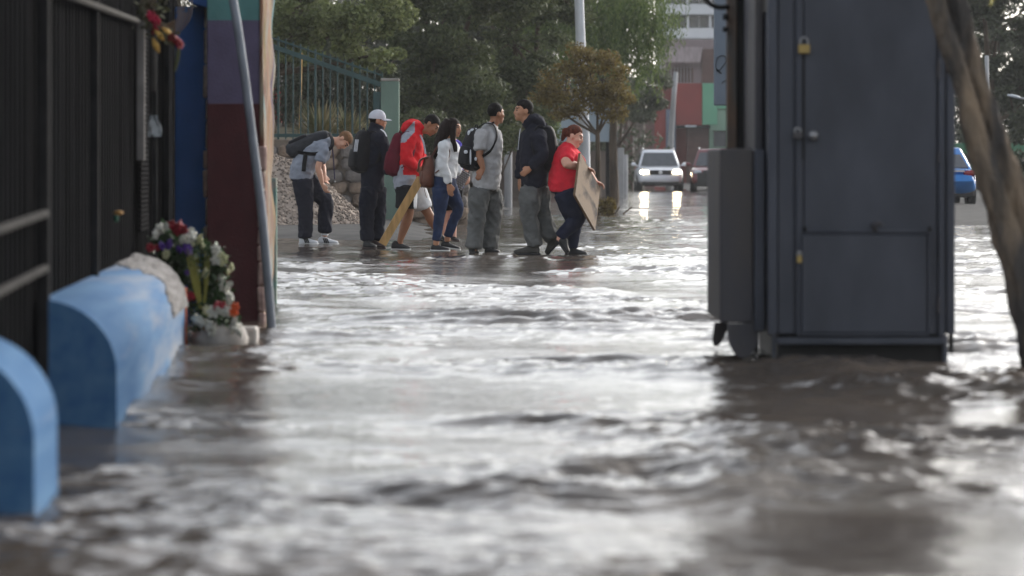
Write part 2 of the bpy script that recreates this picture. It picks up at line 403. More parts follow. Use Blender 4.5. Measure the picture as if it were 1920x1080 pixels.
# blue pillar with sloped cap
Yp = 21.0; c0 = P(360, 400, Yp)
rt = root('blue_pillar', (c0[0], Yp, 0), 'dark blue painted pillar with overhanging cap at the fence end', 'pillar')
xa, xb = P(328, 0, Yp)[0], P(386, 0, Yp)[0]
G().box(xa, xb, Yp, Yp + .35, -.1, 2.02, .008).build('pillar_shaft', m_blue, rt)
cap = np.array([[P(352, -20, 20.7)[0], 20.7, 2.12], [P(424, 0, 20.7)[0], 20.7, 1.99], [P(424, 0, 20.7)[0], 20.7, 2.045], [P(352, 0, 20.7)[0], 20.7, 2.3]])
cap[0][2] = 2.04; cap[1][2] = P(0, 25, 20.7)[2]; cap[2][2] = P(0, -4, 20.7)[2]
V = np.vstack([cap, cap + np.array([0, .75, 0])]); mk('pillar_cap', V, [(0, 1, 2, 3), (7, 6, 5, 4), (0, 4, 5, 1), (1, 5, 6, 2), (2, 6, 7, 3), (3, 7, 4, 0)], m_blue, rt)
g = G(); rnd2 = random.Random(3); z = -.05
while z < 2.0:
    h = .08 + .16 * rnd2.random(); x = xb + .004 + .018 * rnd2.random()
    gg = G(); gg.box(x - .02, x + .030 + .016 * rnd2.random(), Yp - .05 + .03 * rnd2.random(), Yp + .3, z + .003, z + h - .004, .009)
    V = np.vstack(gg.v); V[:, 0] += .006 * np.array([mnoise.noise(Vector(v * 23)) for v in V])
    mk('mortar_chunk', V, gg.f, mat('cream_mortar', lin(188, 176, 158), rough=.95, var=.3, scale=20, bump=.6) if z < 0 else bpy.data.materials['cream_mortar'], rt); z += h

# painted wall: maroon, violet and teal bands, mural on the side that faces the street
def band_material():
    m = mat('painted_bands', (0.1, .1, .1), rough=.8, bump=.35, bscale=70); n, l = m.node_tree.nodes, m.node_tree.links; b = n['Principled BSDF']
    tc = n.new('ShaderNodeTexCoord'); sp = n.new('ShaderNodeSeparateXYZ'); l.new(tc.outputs['Object'], sp.inputs[0])
    mr = n.new('ShaderNodeMapRange'); mr.inputs[1].default_value = 0; mr.inputs[2].default_value = 2.5; l.new(sp.outputs['Z'], mr.inputs[0])
    rp = n.new('ShaderNodeValToRGB'); rp.color_ramp.interpolation = 'CONSTANT'; e = rp.color_ramp.elements
    e[0].position = 0; e[0].color = (*lin(80, 38, 42), 1); e[1].position = 1.36 / 2.5; e[1].color = (*lin(100, 92, 118), 1)
    q = e.new(1.885 / 2.5); q.color = (*lin(92, 138, 136), 1)
    l.new(mr.outputs[0], rp.inputs[0])
    ns = n.new('ShaderNodeTexNoise'); ns.inputs['Scale'].default_value = 7; ns.inputs['Detail'].default_value = 6; l.new(tc.outputs['Object'], ns.inputs['Vector'])
    mx = n.new('ShaderNodeMix'); mx.data_type = 'RGBA'; mx.blend_type = 'OVERLAY'; mx.inputs['Factor'].default_value = .35
    l.new(rp.outputs[0], mx.inputs['A']); l.new(ns.outputs['Fac'], mx.inputs['B']); l.new(mx.outputs['Result'], b.inputs['Base Color'])
    return m
def mural_material():
    m = mat('weathered_mural', (0.1, .1, .1), rough=.85, bump=.6, bscale=40); n, l = m.node_tree.nodes, m.node_tree.links; b = n['Principled BSDF']
    tc = n.new('ShaderNodeTexCoord'); mp = n.new('ShaderNodeMapping'); mp.inputs['Scale'].default_value = (1, 4.2, .30); l.new(tc.outputs['Object'], mp.inputs[0])
    ns = n.new('ShaderNodeTexNoise'); ns.inputs['Scale'].default_value = 2.6; ns.inputs['Detail'].default_value = 3.5; l.new(mp.outputs[0], ns.inputs['Vector'])
    rp = n.new('ShaderNodeValToRGB'); e = rp.color_ramp.elements; rp.color_ramp.interpolation = 'EASE'
    cols = [(.34, (70, 58, 88)), (.41, (128, 114, 70)), (.46, (150, 108, 84)), (.50, (128, 116, 100)), (.53, (110, 66, 52)), (.57, (150, 140, 120)), (.64, (84, 126, 134))]
    e[0].position = cols[0][0]; e[0].color = (*lin(*cols[0][1]), 1); e[1].position = cols[-1][0]; e[1].color = (*lin(*cols[-1][1]), 1)
    for p, c in cols[1:-1]: q = e.new(p); q.color = (*lin(*c), 1)
    l.new(ns.outputs['Fac'], rp.inputs[0]); l.new(rp.outputs[0], b.inputs['Base Color'])
    return m
Yw = 20.2; xl, xr = P(388, 0, Yw)[0], P(487, 0, Yw)[0]
rt = root('painted_wall', ((xl + xr) / 2, Yw, 0), 'wall end painted maroon below, violet and teal above, behind the leaning pole', 'wall')
G().box(xl, xr, Yw, Yw + .7, -.1, 2.5, .006).build('wall_face', band_material(), rt)
V = []; F = []; nY, nZ = 22, 40
for i in range(nY):
    for j in range(nZ):
        Y = Yw - .012 + .86 * i / (nY - 1); z = -.1 + 2.6 * j / (nZ - 1)
        x = xr + .004 + (.018 * mnoise.noise(Vector((0, Y * 3, z * 4))) + .02 * mnoise.noise(Vector((4, Y * 9, z * 3)))) * (1 if i else .3) + .02
        V.append((x, Y, z))
F = [tuple(f) for f in gridfaces(nY, nZ)]
k = len(V); V += [(xr + .003, v[1], v[2]) for v in V]
for i in range(nY - 1): F += [(i * nZ, (i + 1) * nZ, k + (i + 1) * nZ, k + i * nZ), (i * nZ + nZ - 1, k + i * nZ + nZ - 1, k + (i + 1) * nZ + nZ - 1, (i + 1) * nZ + nZ - 1)]
for j in range(nZ - 1): F += [(j, j + 1, k + j + 1, k + j), ((nY - 1) * nZ + j, k + (nY - 1) * nZ + j, k + (nY - 1) * nZ + j + 1, (nY - 1) * nZ + j + 1)]
mk('mural_side', V, F, mural_material(), rt)
m_pale = mat('pale_pink_cement', lin(178, 150, 142), rough=.95, var=.3, scale=14, bump=.7, bscale=30)
z = -.08
while z < 1.05:
    h = .1 + .1 * rnd.random(); gg = G().box(xr - .012, xr + .034 + .01 * rnd.random(), Yw - .022, Yw + .03, z, z + h - .004, .012)
    V = np.vstack(gg.v); V[:, 0] += .008 * np.array([mnoise.noise(Vector(v * 17)) for v in V]); mk('edge_chunk', V, gg.f, m_pale, rt); z += h
c = P(511, 400, 22.3)
o = G().box(c[0] - .03, c[0] + .028, 22.3, 22.36, -.1, P(0, 334, 22.3)[2], .006).build('teal_board', mat('flaking_teal', lin(108, 148, 136), rough=.8, scale=10, col2=lin(160, 158, 146), bump=.4), loc=(c[0], 22.3, 0))
tag(o, 'narrow flaking teal board standing at the far end of the mural wall', 'board')

# leaning pole
Yb = gy(622); pts = [P(x, y, Yb + .25 * (622 - y) / 622) for x, y in ((511, 640), (508, 600), (500, 500), (490, 390), (476, 280), (461, 160), (447, 60), (437, 0), (424, -90))]
o = G().tube(pts, [.030, .028, .027, .027, .026, .026, .026, .026, .026], n=14, sub=3).build('leaning_pole', mat('galvanised_pole', lin(132, 138, 148), rough=.6, var=.18, scale=5, spec=.3, bump=.1), smooth=True, loc=(pts[0][0], Yb, 0))
tag(o, 'bluish grey steel pole leaning against the painted wall', 'pole')

# ---------------------------------------------------------------- flowers
m_leaf = mat('bouquet_leaf', lin(52, 74, 44), var=.4, island=.7, rough=.6, trans=.2)
m_white = mat('white_petal', lin(214, 214, 204), var=.08, rough=.6, trans=.15); m_cream = mat('cream_petal', lin(205, 205, 165), var=.1, rough=.6, trans=.15)
m_red = mat('crimson_petal', lin(150, 32, 48), var=.25, rough=.6); m_purple = mat('purple_petal', lin(98, 62, 160), var=.25, rough=.6)
m_blade = mat('yellow_green_blade', lin(128, 142, 66), col2=lin(168, 160, 84), rough=.6, island=.8, trans=.15); m_orange = mat('orange_petal', lin(225, 95, 40), var=.15, rough=.6)
def bloom_mesh(name, m, r=.03):
    g = G(); g.ell((0, 0, 0), (r * .4, r * .4, r * .35), nu=8, nv=5)
    for ring, (cnt, tilt, rr) in enumerate(((6, .25, 1.0), (5, .7, .8), (4, 1.15, .55))):
        for i in range(cnt):
            a = i * 2 * math.pi / cnt + ring * .5; d = np.array([math.cos(a) * math.cos(tilt), math.sin(a) * math.cos(tilt), math.sin(tilt)])
            s = np.array([-math.sin(a), math.cos(a), 0]); n = np.cross(d, s)
            g.ell(d * r * rr * .6, (r * .5, r * .36, r * .10), [d, s, n], nu=7, nv=5)
    V = np.vstack(g.v); me = newmesh(name, V, g.f, False); me.materials.append(m); me.polygons.foreach_set('use_smooth', np.ones(len(me.polygons), bool)); return me
BL = {'w': bloom_mesh('bloom', m_white), 'c': bloom_mesh('bloom', m_cream), 'r': bloom_mesh('bloom', m_red), 'p': bloom_mesh('bloom', m_purple), 'o': bloom_mesh('bloom', m_orange)}
def leafcloud(cs, n, size, spread, seed, flat=1.0):
    r = np.random.RandomState(seed); cs = np.asarray(cs, float); k = r.randint(0, len(cs), n)
    c = cs[k] + r.normal(0, 1, (n, 3)) * np.asarray(spread)
    return leafquads(c, size, r, flat)
def leafquads(c, size, r, flat=1.0, hang=0.0):
    n = len(c); d = r.normal(0, 1, (n, 3)); d[:, 2] *= flat; d[:, 2] -= hang; d /= np.linalg.norm(d, axis=1)[:, None]
    s = np.cross(d, r.normal(0, 1, (n, 3))); s /= np.linalg.norm(s, axis=1)[:, None] + 1e-9
    L = (size * (.6 + .8 * r.rand(n)))[:, None]; W = L * (.42 if not hang else .22)
    V = np.stack([c - d * L * .5, c + s * W * .5 - d * L * .05, c + d * L * .5, c - s * W * .5 - d * L * .05], 1).reshape(-1, 3)
    return V, np.arange(4 * n).reshape(n, 4)
def zf(zx, zy, Y): return P(260 + zx / 3.86, 400 + zy / 3.86, Y)
rt = root('flower_bouquet', (P(375, 0, 17.9)[0], 17.9, 0), 'big mixed bouquet of white, purple and crimson flowers propped against the maroon wall', 'flowers')
cs = [zf(x, y, 17.9 + .1 * rnd.uniform(-1, 1)) for x, y in ((230, 180), (300, 250), (260, 320), (350, 330), (420, 250), (540, 320), (590, 420), (540, 520), (470, 560), (590, 620), (450, 640), (380, 480), (300, 420), (560, 700), (170, 220))]
V, F = leafcloud(cs, 1500, .055, (.032, .05, .036), 5); mk('foliage', V, F, m_leaf, rt)
st = G()
for i in range(9): st.tube([zf(470 + 12 * i - 50, 900, 17.9), zf(300 + 40 * i, 420 + 20 * (i % 3), 17.9 + .02 * (i % 4))], .004, n=6)
for i, (x, y) in enumerate(((450, 880), (480, 760))): pass
st.build('stem', m_leaf, rt)
bl = [('r', 240, 95, 1.5), ('r', 310, 90, 1.4), ('r', 340, 125, 1.2), ('r', 275, 120, 1.2), ('w', 160, 115, 1.2), ('w', 130, 150, 1.0), ('w', 200, 95, .8), ('w', 330, 190, 1.2), ('w', 390, 180, 1.3), ('w', 380, 125, .9), ('c', 450, 190, 1.1), ('c', 470, 235, 1.0),
      ('p', 230, 225, 1.1), ('p', 160, 240, 1.0), ('p', 285, 265, .9), ('p', 350, 250, 1.2), ('p', 375, 290, 1.0), ('r', 80, 250, .9), ('r', 130, 250, .8), ('p', 350, 430, .7), ('c', 190, 295, 1.2), ('c', 400, 225, .9),
      ('w', 555, 265, 1.0), ('c', 600, 330, 1.5), ('w', 560, 340, 1.1), ('c', 660, 390, 1.1), ('c', 655, 425, .9), ('w', 600, 470, 1.1), ('w', 620, 530, 1.2), ('r', 630, 510, .7), ('w', 665, 510, .6), ('w', 650, 605, 1.1), ('w', 655, 640, .9), ('c', 490, 440, 1.0), ('c', 490, 420, .8), ('r', 350, 598, 1.3), ('r', 385, 600, .8)]
for (k, x, y, s) in bl:
    s *= .78 + .3 * rnd.random(); o = inst(BL[k], 'bloom', zf(x, y, 17.78 - .05 * rnd.random()), rt, (RAD(60 + 40 * rnd.random()), RAD(rnd.uniform(-40, 40)), rnd.random() * 6), (s, s, s))
for i in range(13):
    a = rnd.uniform(-1, 1); g = G(); tip = zf(420 + 95 * a, 250 + 80 * rnd.random(), 17.72 + .04 * a); b0 = zf(455 + 20 * a, 690, 17.76)
    g.loft([b0, (b0 + tip) / 2 + np.array([.005 * a, 0, 0]), tip], [.003, .0042, .001], [.0015, .0015, .001], lat=(1, 0, 0), n=6, sub=2); g.build('blade', m_blade, rt)
rt = root('flower_pot', (P(410, 0, 17.35)[0], 17.35, 0), 'low off-white pot with white flowers in front of the big bouquet', 'flowers')
c = P(412, 0, 17.35); c[2] = -.03
m_pot = mat('stained_white_pot', lin(176, 170, 164), rough=.8, var=.2, scale=9, bump=.4, bscale=30)
g = G().lathe(c, [(0, 0), (.12, 0), (.150, .03), (.160, .075), (.140, .12), (.115, .15), (.10, .155), (.09, .14), (0, .135)], n=28)
V = np.vstack(g.v); V += np.array([[mnoise.noise(Vector(v * 11)) * .012] * 3 for v in V]); mk('pot', V, g.f, m_pot, rt, smooth=True)
cs = [zf(x, y, 17.3) for x, y in ((480, 770), (540, 780), (600, 790), (650, 770), (690, 790), (440, 800))]
V, F = leafcloud(cs, 420, .045, (.022, .04, .022), 6); mk('foliage', V, F, m_leaf, rt)
for (k, x, y, s) in [('c', 490, 705, 1.1), ('w', 540, 715, 1.2), ('w', 590, 720, 1.2), ('w', 640, 715, 1.2), ('w', 560, 695, 1.0), ('r', 570, 672, 1.1), ('r', 600, 675, 1.0), ('o', 700, 690, 1.2), ('o', 690, 715, .9), ('w', 500, 820, 1.3), ('w', 545, 830, 1.4), ('w', 520, 850, 1.2), ('w', 420, 780, 1.2), ('w', 440, 790, 1.1), ('w', 700, 840, 1.3), ('w', 720, 870, 1.2), ('w', 700, 785, 1.0)]:
    s *= .85 + .25 * rnd.random(); inst(BL[k], 'bloom', zf(x, y, 17.2 - .03 * rnd.random()), rt, (RAD(50 + 40 * rnd.random()), RAD(rnd.uniform(-40, 40)), rnd.random() * 6), (s, s, s))
c = P(463, 0, 17.7)
o = G().box(c[0] - .07, c[0] + .06, 17.6, 17.8, -.08, .085, .012).build('concrete_block', m_pot, loc=(c[0], 17.7, 0)); tag(o, 'small pale concrete block right of the flower pot', 'block')
# dried wreath with red flowers hung at the top of the fence
rt = root('dried_wreath', P(300, 100, 17.5), 'dried twig wreath with red and yellow flowers hanging high on the black fence', 'wreath')
m_twig = mat('dry_twig', lin(120, 108, 92), var=.3, rough=.9)
cw = P(312, 12, 17.5)
for i in range(6):
    a0 = rnd.random() * 6; r0 = .085 + .01 * i; pts = [cw + np.array([r0 * math.cos(a) * (.8 + .05 * i), .02 * math.sin(3 * a + i), r0 * 1.15 * math.sin(a)]) for a in np.linspace(a0, a0 + 5.8, 22)]
    G().tube(pts, .004, n=6).build('twig', m_twig, rt)
V, F = leafcloud([P(x, y, 17.46) for x, y in ((270, 20), (285, 40), (300, 20), (268, 50), (320, 75), (300, 60))], 160, .05, (.02, .03, .03), 8); mk('dry_foliage', V, F, mat('dry_leaf', lin(96, 98, 74), var=.35, island=.7, rough=.9), rt)
m_pink = mat('magenta_petal', lin(196, 40, 78), var=.2); BL['m'] = bloom_mesh('bloom', m_pink); m_yel = mat('straw_yellow', lin(196, 156, 78), var=.2)
for (k, x, y, s) in [('m', 282, 30, 1.3), ('m', 290, 40, 1.4), ('m', 296, 50, 1.2), ('r', 290, 60, .9), ('r', 328, 78, 1.5), ('r', 335, 83, 1.2), ('r', 322, 70, 1.0)]:
    s *= .85; inst(BL[k], 'bloom', P(x, y, 17.42), rt, (RAD(80), 0, rnd.random() * 6), (s, s, s))
for (xa, ya, xb, yb) in ((290, 55, 308, 75), (287, 72, 298, 98), (305, 52, 320, 62)):
    G().loft([P(xa, ya, 17.42), P((xa + xb) / 2, (ya + yb) / 2, 17.38), P(xb, yb, 17.42)], [.006, .02, .006], [.004, .01, .004], n=8).build('straw_leaf', m_yel, rt)
G().loft([P(335, 88, 17.42), P(333, 110, 17.42), P(328, 134, 17.42)], [.012, .012, .006], .004, n=6).build('ribbon', mat('olive_ribbon', lin(88, 92, 62)), rt)

# ================================================================== GRAVEL HEAP, STONE WALL, GREEN FENCE
m_grav = mat('gravel', lin(140, 128, 118), rough=.95, var=.45, scale=40, island=.8, bump=.5, bscale=60)
def heap_z(x, y):
    a = 1.62 * np.exp(-(((x + 4.95) / 1.35) ** 2 + ((y - 50.5) / 1.6) ** 2)) ** .8
    b = .62 * np.exp(-(((x + 3.2) / .85) ** 2 + ((y - 50.2) / 1.2) ** 2))
    return np.maximum(a, 0) + b + .05 * pn(x / .5, y / .5, 21) - .12
xs, ys = np.linspace(-8, -.9, 90), np.linspace(47.2, 53.1, 70); XX, YY = np.meshgrid(xs, ys); ZZ = np.maximum(heap_z(XX, YY), -.1)
rt = root('gravel_heap', (-4.6, 50.3, 0), 'heap of small grey brown gravel against the stone wall', 'gravel heap')
mk('heap_core', np.column_stack([XX.ravel(), YY.ravel(), ZZ.ravel()]), gridfaces(70, 90), m_grav, rt, smooth=True)
r = np.random.RandomState(4); N = 11500; x = r.uniform(-7.2, -1.0, N); y = r.uniform(47.8, 51.6, N); z = heap_z(x, y); k = z > r.uniform(-.03, .12, N); x, y, z = x[k], y[k], z[k]; N = len(x)
oc = np.array([(1, 0, 0), (-1, 0, 0), (0, 1, 0), (0, -1, 0), (0, 0, 1), (0, 0, -1)], float); of = np.array([(0, 2, 4), (2, 1, 4), (1, 3, 4), (3, 0, 4), (2, 0, 5), (1, 2, 5), (3, 1, 5), (0, 3, 5)])
q = r.normal(0, 1, (N, 3, 3)); q = np.linalg.qr(q)[0]
S = (.014 + .022 * r.rand(N))[:, None, None] * (.6 + .8 * r.rand(N, 6, 1)); V = np.einsum('kj,njl->nkl', oc, q) * S + np.column_stack([x, y, z + .008])[:, None, :]
o = mk('gravel', V.reshape(-1, 3), (of[None] + 6 * np.arange(N)[:, None, None]).reshape(-1, 3), m_grav, rt); tag(o, kind='stuff')

m_stone = mat('field_stone', lin(128, 112, 98), rough=.95, var=.35, scale=5, bump=.8, bscale=18, island=.0, bdist=.03)
m_stone2 = mat('grey_stone', lin(112, 106, 102), rough=.95, var=.35, scale=5, bump=.8, bscale=18, bdist=.03); m_mort = mat('mortar', lin(110, 100, 90), rough=1, var=.2)
rt = root('stone_wall', (-3, 53.4, 0), 'low retaining wall of rough brown field stones behind the gravel', 'wall')
G().box(-2.3, -.75, 53.5, 54.0, -.15, .93, .02).build('mortar_core', m_mort, rt); G().box(-9, -2.303, 53.5, 54.0, -.15, 1.42, .02).build('mortar_core', m_mort, rt)
stones = []
for i in range(6):
    g = G().ell((0, 0, 0), (.19, .10, .115), nu=9, nv=6, exp=.7); V = np.vstack(g.v); V *= 1 + .22 * np.array([[mnoise.noise(Vector(v * 9 + np.array([i * 7, 0, 0])))] for v in V])
    me = newmesh('stone', V, g.f); me.materials.append((m_stone, m_stone2)[i % 2]); stones.append(me)
for row in range(7):
    x = -6.2 + .12 * (row % 2)
    while x < (-.85 if row < 5 else -2.6):
        w = .26 + .16 * rnd.random(); s = w / .38
        inst(stones[rnd.randrange(6)], 'stone', (x + w / 2, 53.48, -.02 + row * .205 + .01 * rnd.random()), rt, (0, RAD(rnd.uniform(-6, 6)), 0), (s, 1, .95)); x += w + .015
def park_z(X, Y):
    L = sstep(-1.9, -2.6, X); return .80 - .3 * sstep(56, 70, Y) * (1 - L) + .55 * L + .5 * sstep(55, 66, Y) * L * sstep(-1.9, -3.6, X) + .04 * pn(X / 1.1, Y / 1.3, 31)
xs, ys = np.concatenate([np.arange(-40, -8, 2.), np.arange(-8, -.5, .25)]), np.concatenate([np.arange(53.85, 72, .4), np.arange(72, 165, 4.)]); XX, YY = np.meshgrid(xs, ys)
o = mk('park_ground', np.column_stack([XX.ravel(), YY.ravel(), park_z(XX, YY).ravel()]), gridfaces(len(ys), len(xs)), mat('park_earth', lin(78, 72, 54), rough=1, var=.4, scale=.8, bump=.5, bscale=8), smooth=True); tag(o, kind='structure')
m_fence = mat('dark_green_enamel', lin(38, 66, 66), rough=.5, var=.15, scale=8)
Yf = 53.9
rt = root('park_fence', (P(610, 0, Yf)[0], Yf, .9), 'dark green railing with sloping top rail behind the gravel heap', 'fence')
bars = [508 + 13.9 * i for i in range(-4, 16)]
def toprail(px): return 88 + (px - 515) * .345
for i, px in enumerate(bars):
    top = toprail(px) - 22; a = P(px, top, Yf); b = P(px, 262, Yf); w = .012 if i % 5 else .018
    G().box(a[0] - w, a[0] + w, Yf - w, Yf + w, 1.36, a[2], .004).build('bar', m_fence, rt)
def rail(pa, pb, h, d, nm='rail'):
    dd = (pb - pa); L = np.linalg.norm(dd); dd = dd / L; up = np.cross((0, -1, 0), dd); G().obox((pa + pb) / 2, (L / 2, d, h), [dd, (0, 1, 0), up], .004).build(nm, m_fence, rt)
rail(P(450, toprail(450) - 15, Yf - .02), P(716, toprail(716) - 16, Yf - .02), .016, .014); rail(P(450, toprail(450), Yf - .02), P(714, toprail(714) + 2, Yf - .02), .042, .016); rail(P(450, 254, Yf - .02), P(714, 254, Yf - .02), .03, .016)
Yg = 53.2; a, b = P(714, 150, Yg), P(748, 150, Yg)
rt = root('green_pillar', ((a[0] + b[0]) / 2, Yg, 0), 'green painted concrete pillar at the end of the park railing', 'pillar')
m_gp = mat('green_pillar_paint', lin(104, 124, 113), rough=.9, var=.15, scale=4, bump=.3, stretch=(1, 1, .3))
G().box(a[0], b[0], Yg, Yg + .3, -.1, a[2] - .02, .015).build('pillar_shaft', m_gp, rt); G().box(a[0] - .0, b[0] + .0, Yg - .004, Yg + .3, a[2] - .017, a[2] + .03, .015).build('pillar_cap', mat('bare_concrete', lin(150, 145, 138), rough=.95, bump=.4), rt)
G().box(a[0] - .13, a[0] - .004, Yg + .04, Yg + .25, .9, P(0, 172, Yg)[2], .01).build('side_plate', m_fence, rt)
# behind the railing: spiky plants, stake, red bin
m_spiky = mat('spiky_leaf', lin(110, 112, 74), col2=lin(150, 138, 104), island=.9, rough=.7, trans=.15)
def spiky(px, py, Y, n, L, label, seed):
    r = random.Random(seed); c = P(px, py, Y); c[2] = float(park_z(np.array(c[0]), np.array(Y))) - .03; g = G()
    for i in range(n):
        a = r.random() * 6.28; e = r.uniform(.35, 1.25); l = L * r.uniform(.6, 1.1); d = np.array([math.cos(a) * math.cos(e), math.sin(a) * math.cos(e), math.sin(e)])
        g.loft([c, c + d * l * .55, c + d * l * .95 - np.array([0, 0, .18 * l * math.cos(e)])], [.012, .014, .002], [.003, .003, .001], lat=(-math.sin(a), math.cos(a), 0), n=4, sub=2, cap=False)
    o = g.build('spiky_plant', m_spiky, loc=c, recalc=False); tag(o, label, 'plant', 'spiky plants behind the railing')
spiky(600, 250, 56.5, 260, .95, 'large spiky grass-like plant behind the railing, left of its neighbours', 1); spiky(655, 250, 57.2, 220, .85, 'spiky grass-like plant behind the railing, middle one of three', 2); spiky(700, 250, 57.8, 160, .7, 'smaller spiky plant behind the railing beside the green pillar', 3)
a, b = P(561, 212, 57), P(566, 100, 57)
o = G().tube([np.array([a[0], 57, 1.3]), b], .016, n=8).build('bamboo_stake', mat('bamboo', lin(190, 150, 88), var=.2), smooth=True, loc=(a[0], 57, .86)); tag(o, 'thin yellow bamboo stake standing behind the railing', 'stake')
c = P(517, 168, 70); rt = root('red_bin', (c[0], 70, 1.8), 'red bin with pale lid seen through the left end of the railing', 'bin')
G().box(c[0] - .2, c[0] + .12, 70, 70.4, 1.7, c[2] + .05, .03).build('bin_body', mat('red_plastic', lin(150, 30, 36), var=.1), rt); G().box(c[0] - .21, c[0] + .13, 69.98, 70.42, c[2] + .055, c[2] + .32, .04).build('bin_lid', m_cement, rt)
xs, ys = np.arange(-10, -3.4, .3), np.arange(65.5, 68.2, .3); XX, YY = np.meshgrid(xs, ys)
o = mk('park_path', np.column_stack([XX.ravel(), YY.ravel(), park_z(XX, YY).ravel() + .012]), gridfaces(len(ys), len(xs)), mat('path_paving', lin(150, 148, 148), rough=.9)); tag(o, kind='structure')

# ================================================================== TREES
m_bark = mat('bark', lin(84, 72, 60), rough=.95, var=.35, scale=5, bump=.9, bscale=14, stretch=(1, 1, .3), bdist=.03)
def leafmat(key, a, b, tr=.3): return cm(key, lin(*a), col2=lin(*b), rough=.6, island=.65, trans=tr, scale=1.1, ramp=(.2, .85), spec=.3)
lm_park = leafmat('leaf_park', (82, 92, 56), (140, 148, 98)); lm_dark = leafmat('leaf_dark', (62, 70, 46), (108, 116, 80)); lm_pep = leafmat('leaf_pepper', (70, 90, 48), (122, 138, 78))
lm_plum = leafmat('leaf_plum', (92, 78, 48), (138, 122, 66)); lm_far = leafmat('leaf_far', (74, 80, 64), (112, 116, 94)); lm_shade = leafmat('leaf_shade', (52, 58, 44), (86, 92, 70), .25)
def tree(name, label, base, trunk_top, tr, blobs, n, size, lm, seed, hang=0, group=None, lean=(0, 0), clump=.34, nclump=70):
    """trunk, limbs into each blob of the crown, leaves in clumps through the blobs' volume"""
    r = np.random.RandomState(seed); rr = random.Random(seed); base = np.array(base, float)
    rt = root(name, base, label, 'tree', group)
    top = np.array([base[0] + lean[0], base[1] + lean[1], trunk_top]); mid = (base + top) / 2 + np.array([.06 * rr.uniform(-1, 1), 0, 0])
    g = G().tube([base - (0, 0, .15), base + (0, 0, .1), mid, top], [tr * 1.5, tr * 1.15, tr, tr * .8], n=10, sub=4, wob=.25)
    g.build('trunk', m_bark, rt, smooth=True)
    vol = np.array([b[3] * b[4] * b[5] for b in blobs]); vol = vol / vol.sum(); cl = []
    for b, v in zip(blobs, vol):
        c = np.array(b[:3]); k = max(3, int(nclump * v)); e = np.array(b[3:6])
        G().tube([top - (0, 0, .1), (top * .5 + c * .5) + np.array([.1 * rr.uniform(-1, 1), .1 * rr.uniform(-1, 1), -.1]), c], [tr * .55, tr * .38, tr * .15], n=7, sub=3).build('limb', m_bark, rt, smooth=True)
        for i in range(k):
            d = r.normal(0, 1, 3); d /= np.linalg.norm(d); p = c + d * e * (.45 + .55 * r.rand() ** .6); cl.append((p, .5 + .7 * r.rand()))
            if i % 4 == 0: G().tube([c, (c + p) / 2 + (0, 0, .05), p], [tr * .14, tr * .1, .006], n=5, sub=2).build('twig', m_bark, rt)
    per = np.array([q[1] for q in cl]); cnt = (n * per ** 2 / (per ** 2).sum()).astype(int); C = []
    for (p, s), k in zip(cl, cnt):
        if hang:
            ns = max(1, k // 26); sx = p + r.normal(0, 1, (ns, 3)) * (clump * s, clump * s, clump * s * .5)
            for q in sx:
                m = 26; tt = np.linspace(0, 1, m); L = hang * (.5 + r.rand()); pts = q + np.column_stack([.04 * np.sin(tt * 3 + r.rand() * 6) + .03 * r.normal(0, 1, m), .03 * r.normal(0, 1, m), -tt * L]); C.append(pts)
        else:
            d = r.normal(0, 1, (k, 3)); d /= np.linalg.norm(d, axis=1)[:, None]; C.append(p + d * (r.rand(k, 1) ** .5) * clump * s * np.array([1.15, 1.15, .7]))
    C = np.vstack(C); V, F = leafquads(C, size, r, .8, hang=1.6 if hang else 0)
    o = mk('crown', V, F, lm, rt)
    return rt
def bl(px, py, Y, rx, ry, rz): p = P(px, py, Y); return (*p, rx, ry, rz)
TG = 'trees along the park'
tree('park_tree', 'leafy olive green tree overhanging the green railing', (-4.6, 60, 1.75), 2.8, .13, [bl(560, 20, 59, 1.1, 1.0, .9), bl(660, 40, 59, 1.0, .9, .95), bl(600, -90, 60, 1.5, 1.2, 1.0), bl(710, 100, 58.6, .55, .6, .55), bl(520, 90, 59, .7, .7, .5), bl(480, 0, 60, 1, 1, 1)], 42000, .10, lm_park, 1, group=TG, clump=.30, nclump=130)
tree('park_tree', 'dense dark evergreen tree behind the boy with the cap and the red hoodie', (-1.35, 66, .86), 2.2, .16, [bl(820, 60, 65, .95, .9, 1.3), bl(870, 190, 65, 1.1, .8, 1.2), bl(790, 210, 65.5, .7, .8, 1.1), bl(900, -40, 66, 1.3, 1.2, 1.0), bl(780, -40, 66, 1, 1, 1)], 42000, .11, lm_dark, 2, group=TG, nclump=170)
tree('park_tree', 'dark evergreen tree behind the two boys facing each other', (.35, 70, .7), 2.4, .16, [bl(960, 80, 69, 1.0, .9, 1.2), bl(990, 200, 69, .7, .8, .95), bl(930, 200, 69.5, .8, .8, 1.0), bl(1010, -30, 70, 1.3, 1.2, 1.1)], 34000, .11, lm_dark, 3, group=TG, nclump=150)
tree('pepper_tree', 'bright green weeping pepper tree with hanging strands left of the far building', (2.75, 86, 0), 3.0, .11, [bl(1190, 20, 82, .9, .9, .9), bl(1110, 30, 82, 1.0, .9, .9), bl(1225, 60, 82, .38, .6, .9), bl(1150, -70, 84, 1.5, 1.2, .9), bl(1040, 10, 83, .9, .9, .9), bl(1160, 100, 82.5, .5, .6, .6)], 40000, .13, lm_pep, 4, hang=1.0, group=TG, nclump=160)
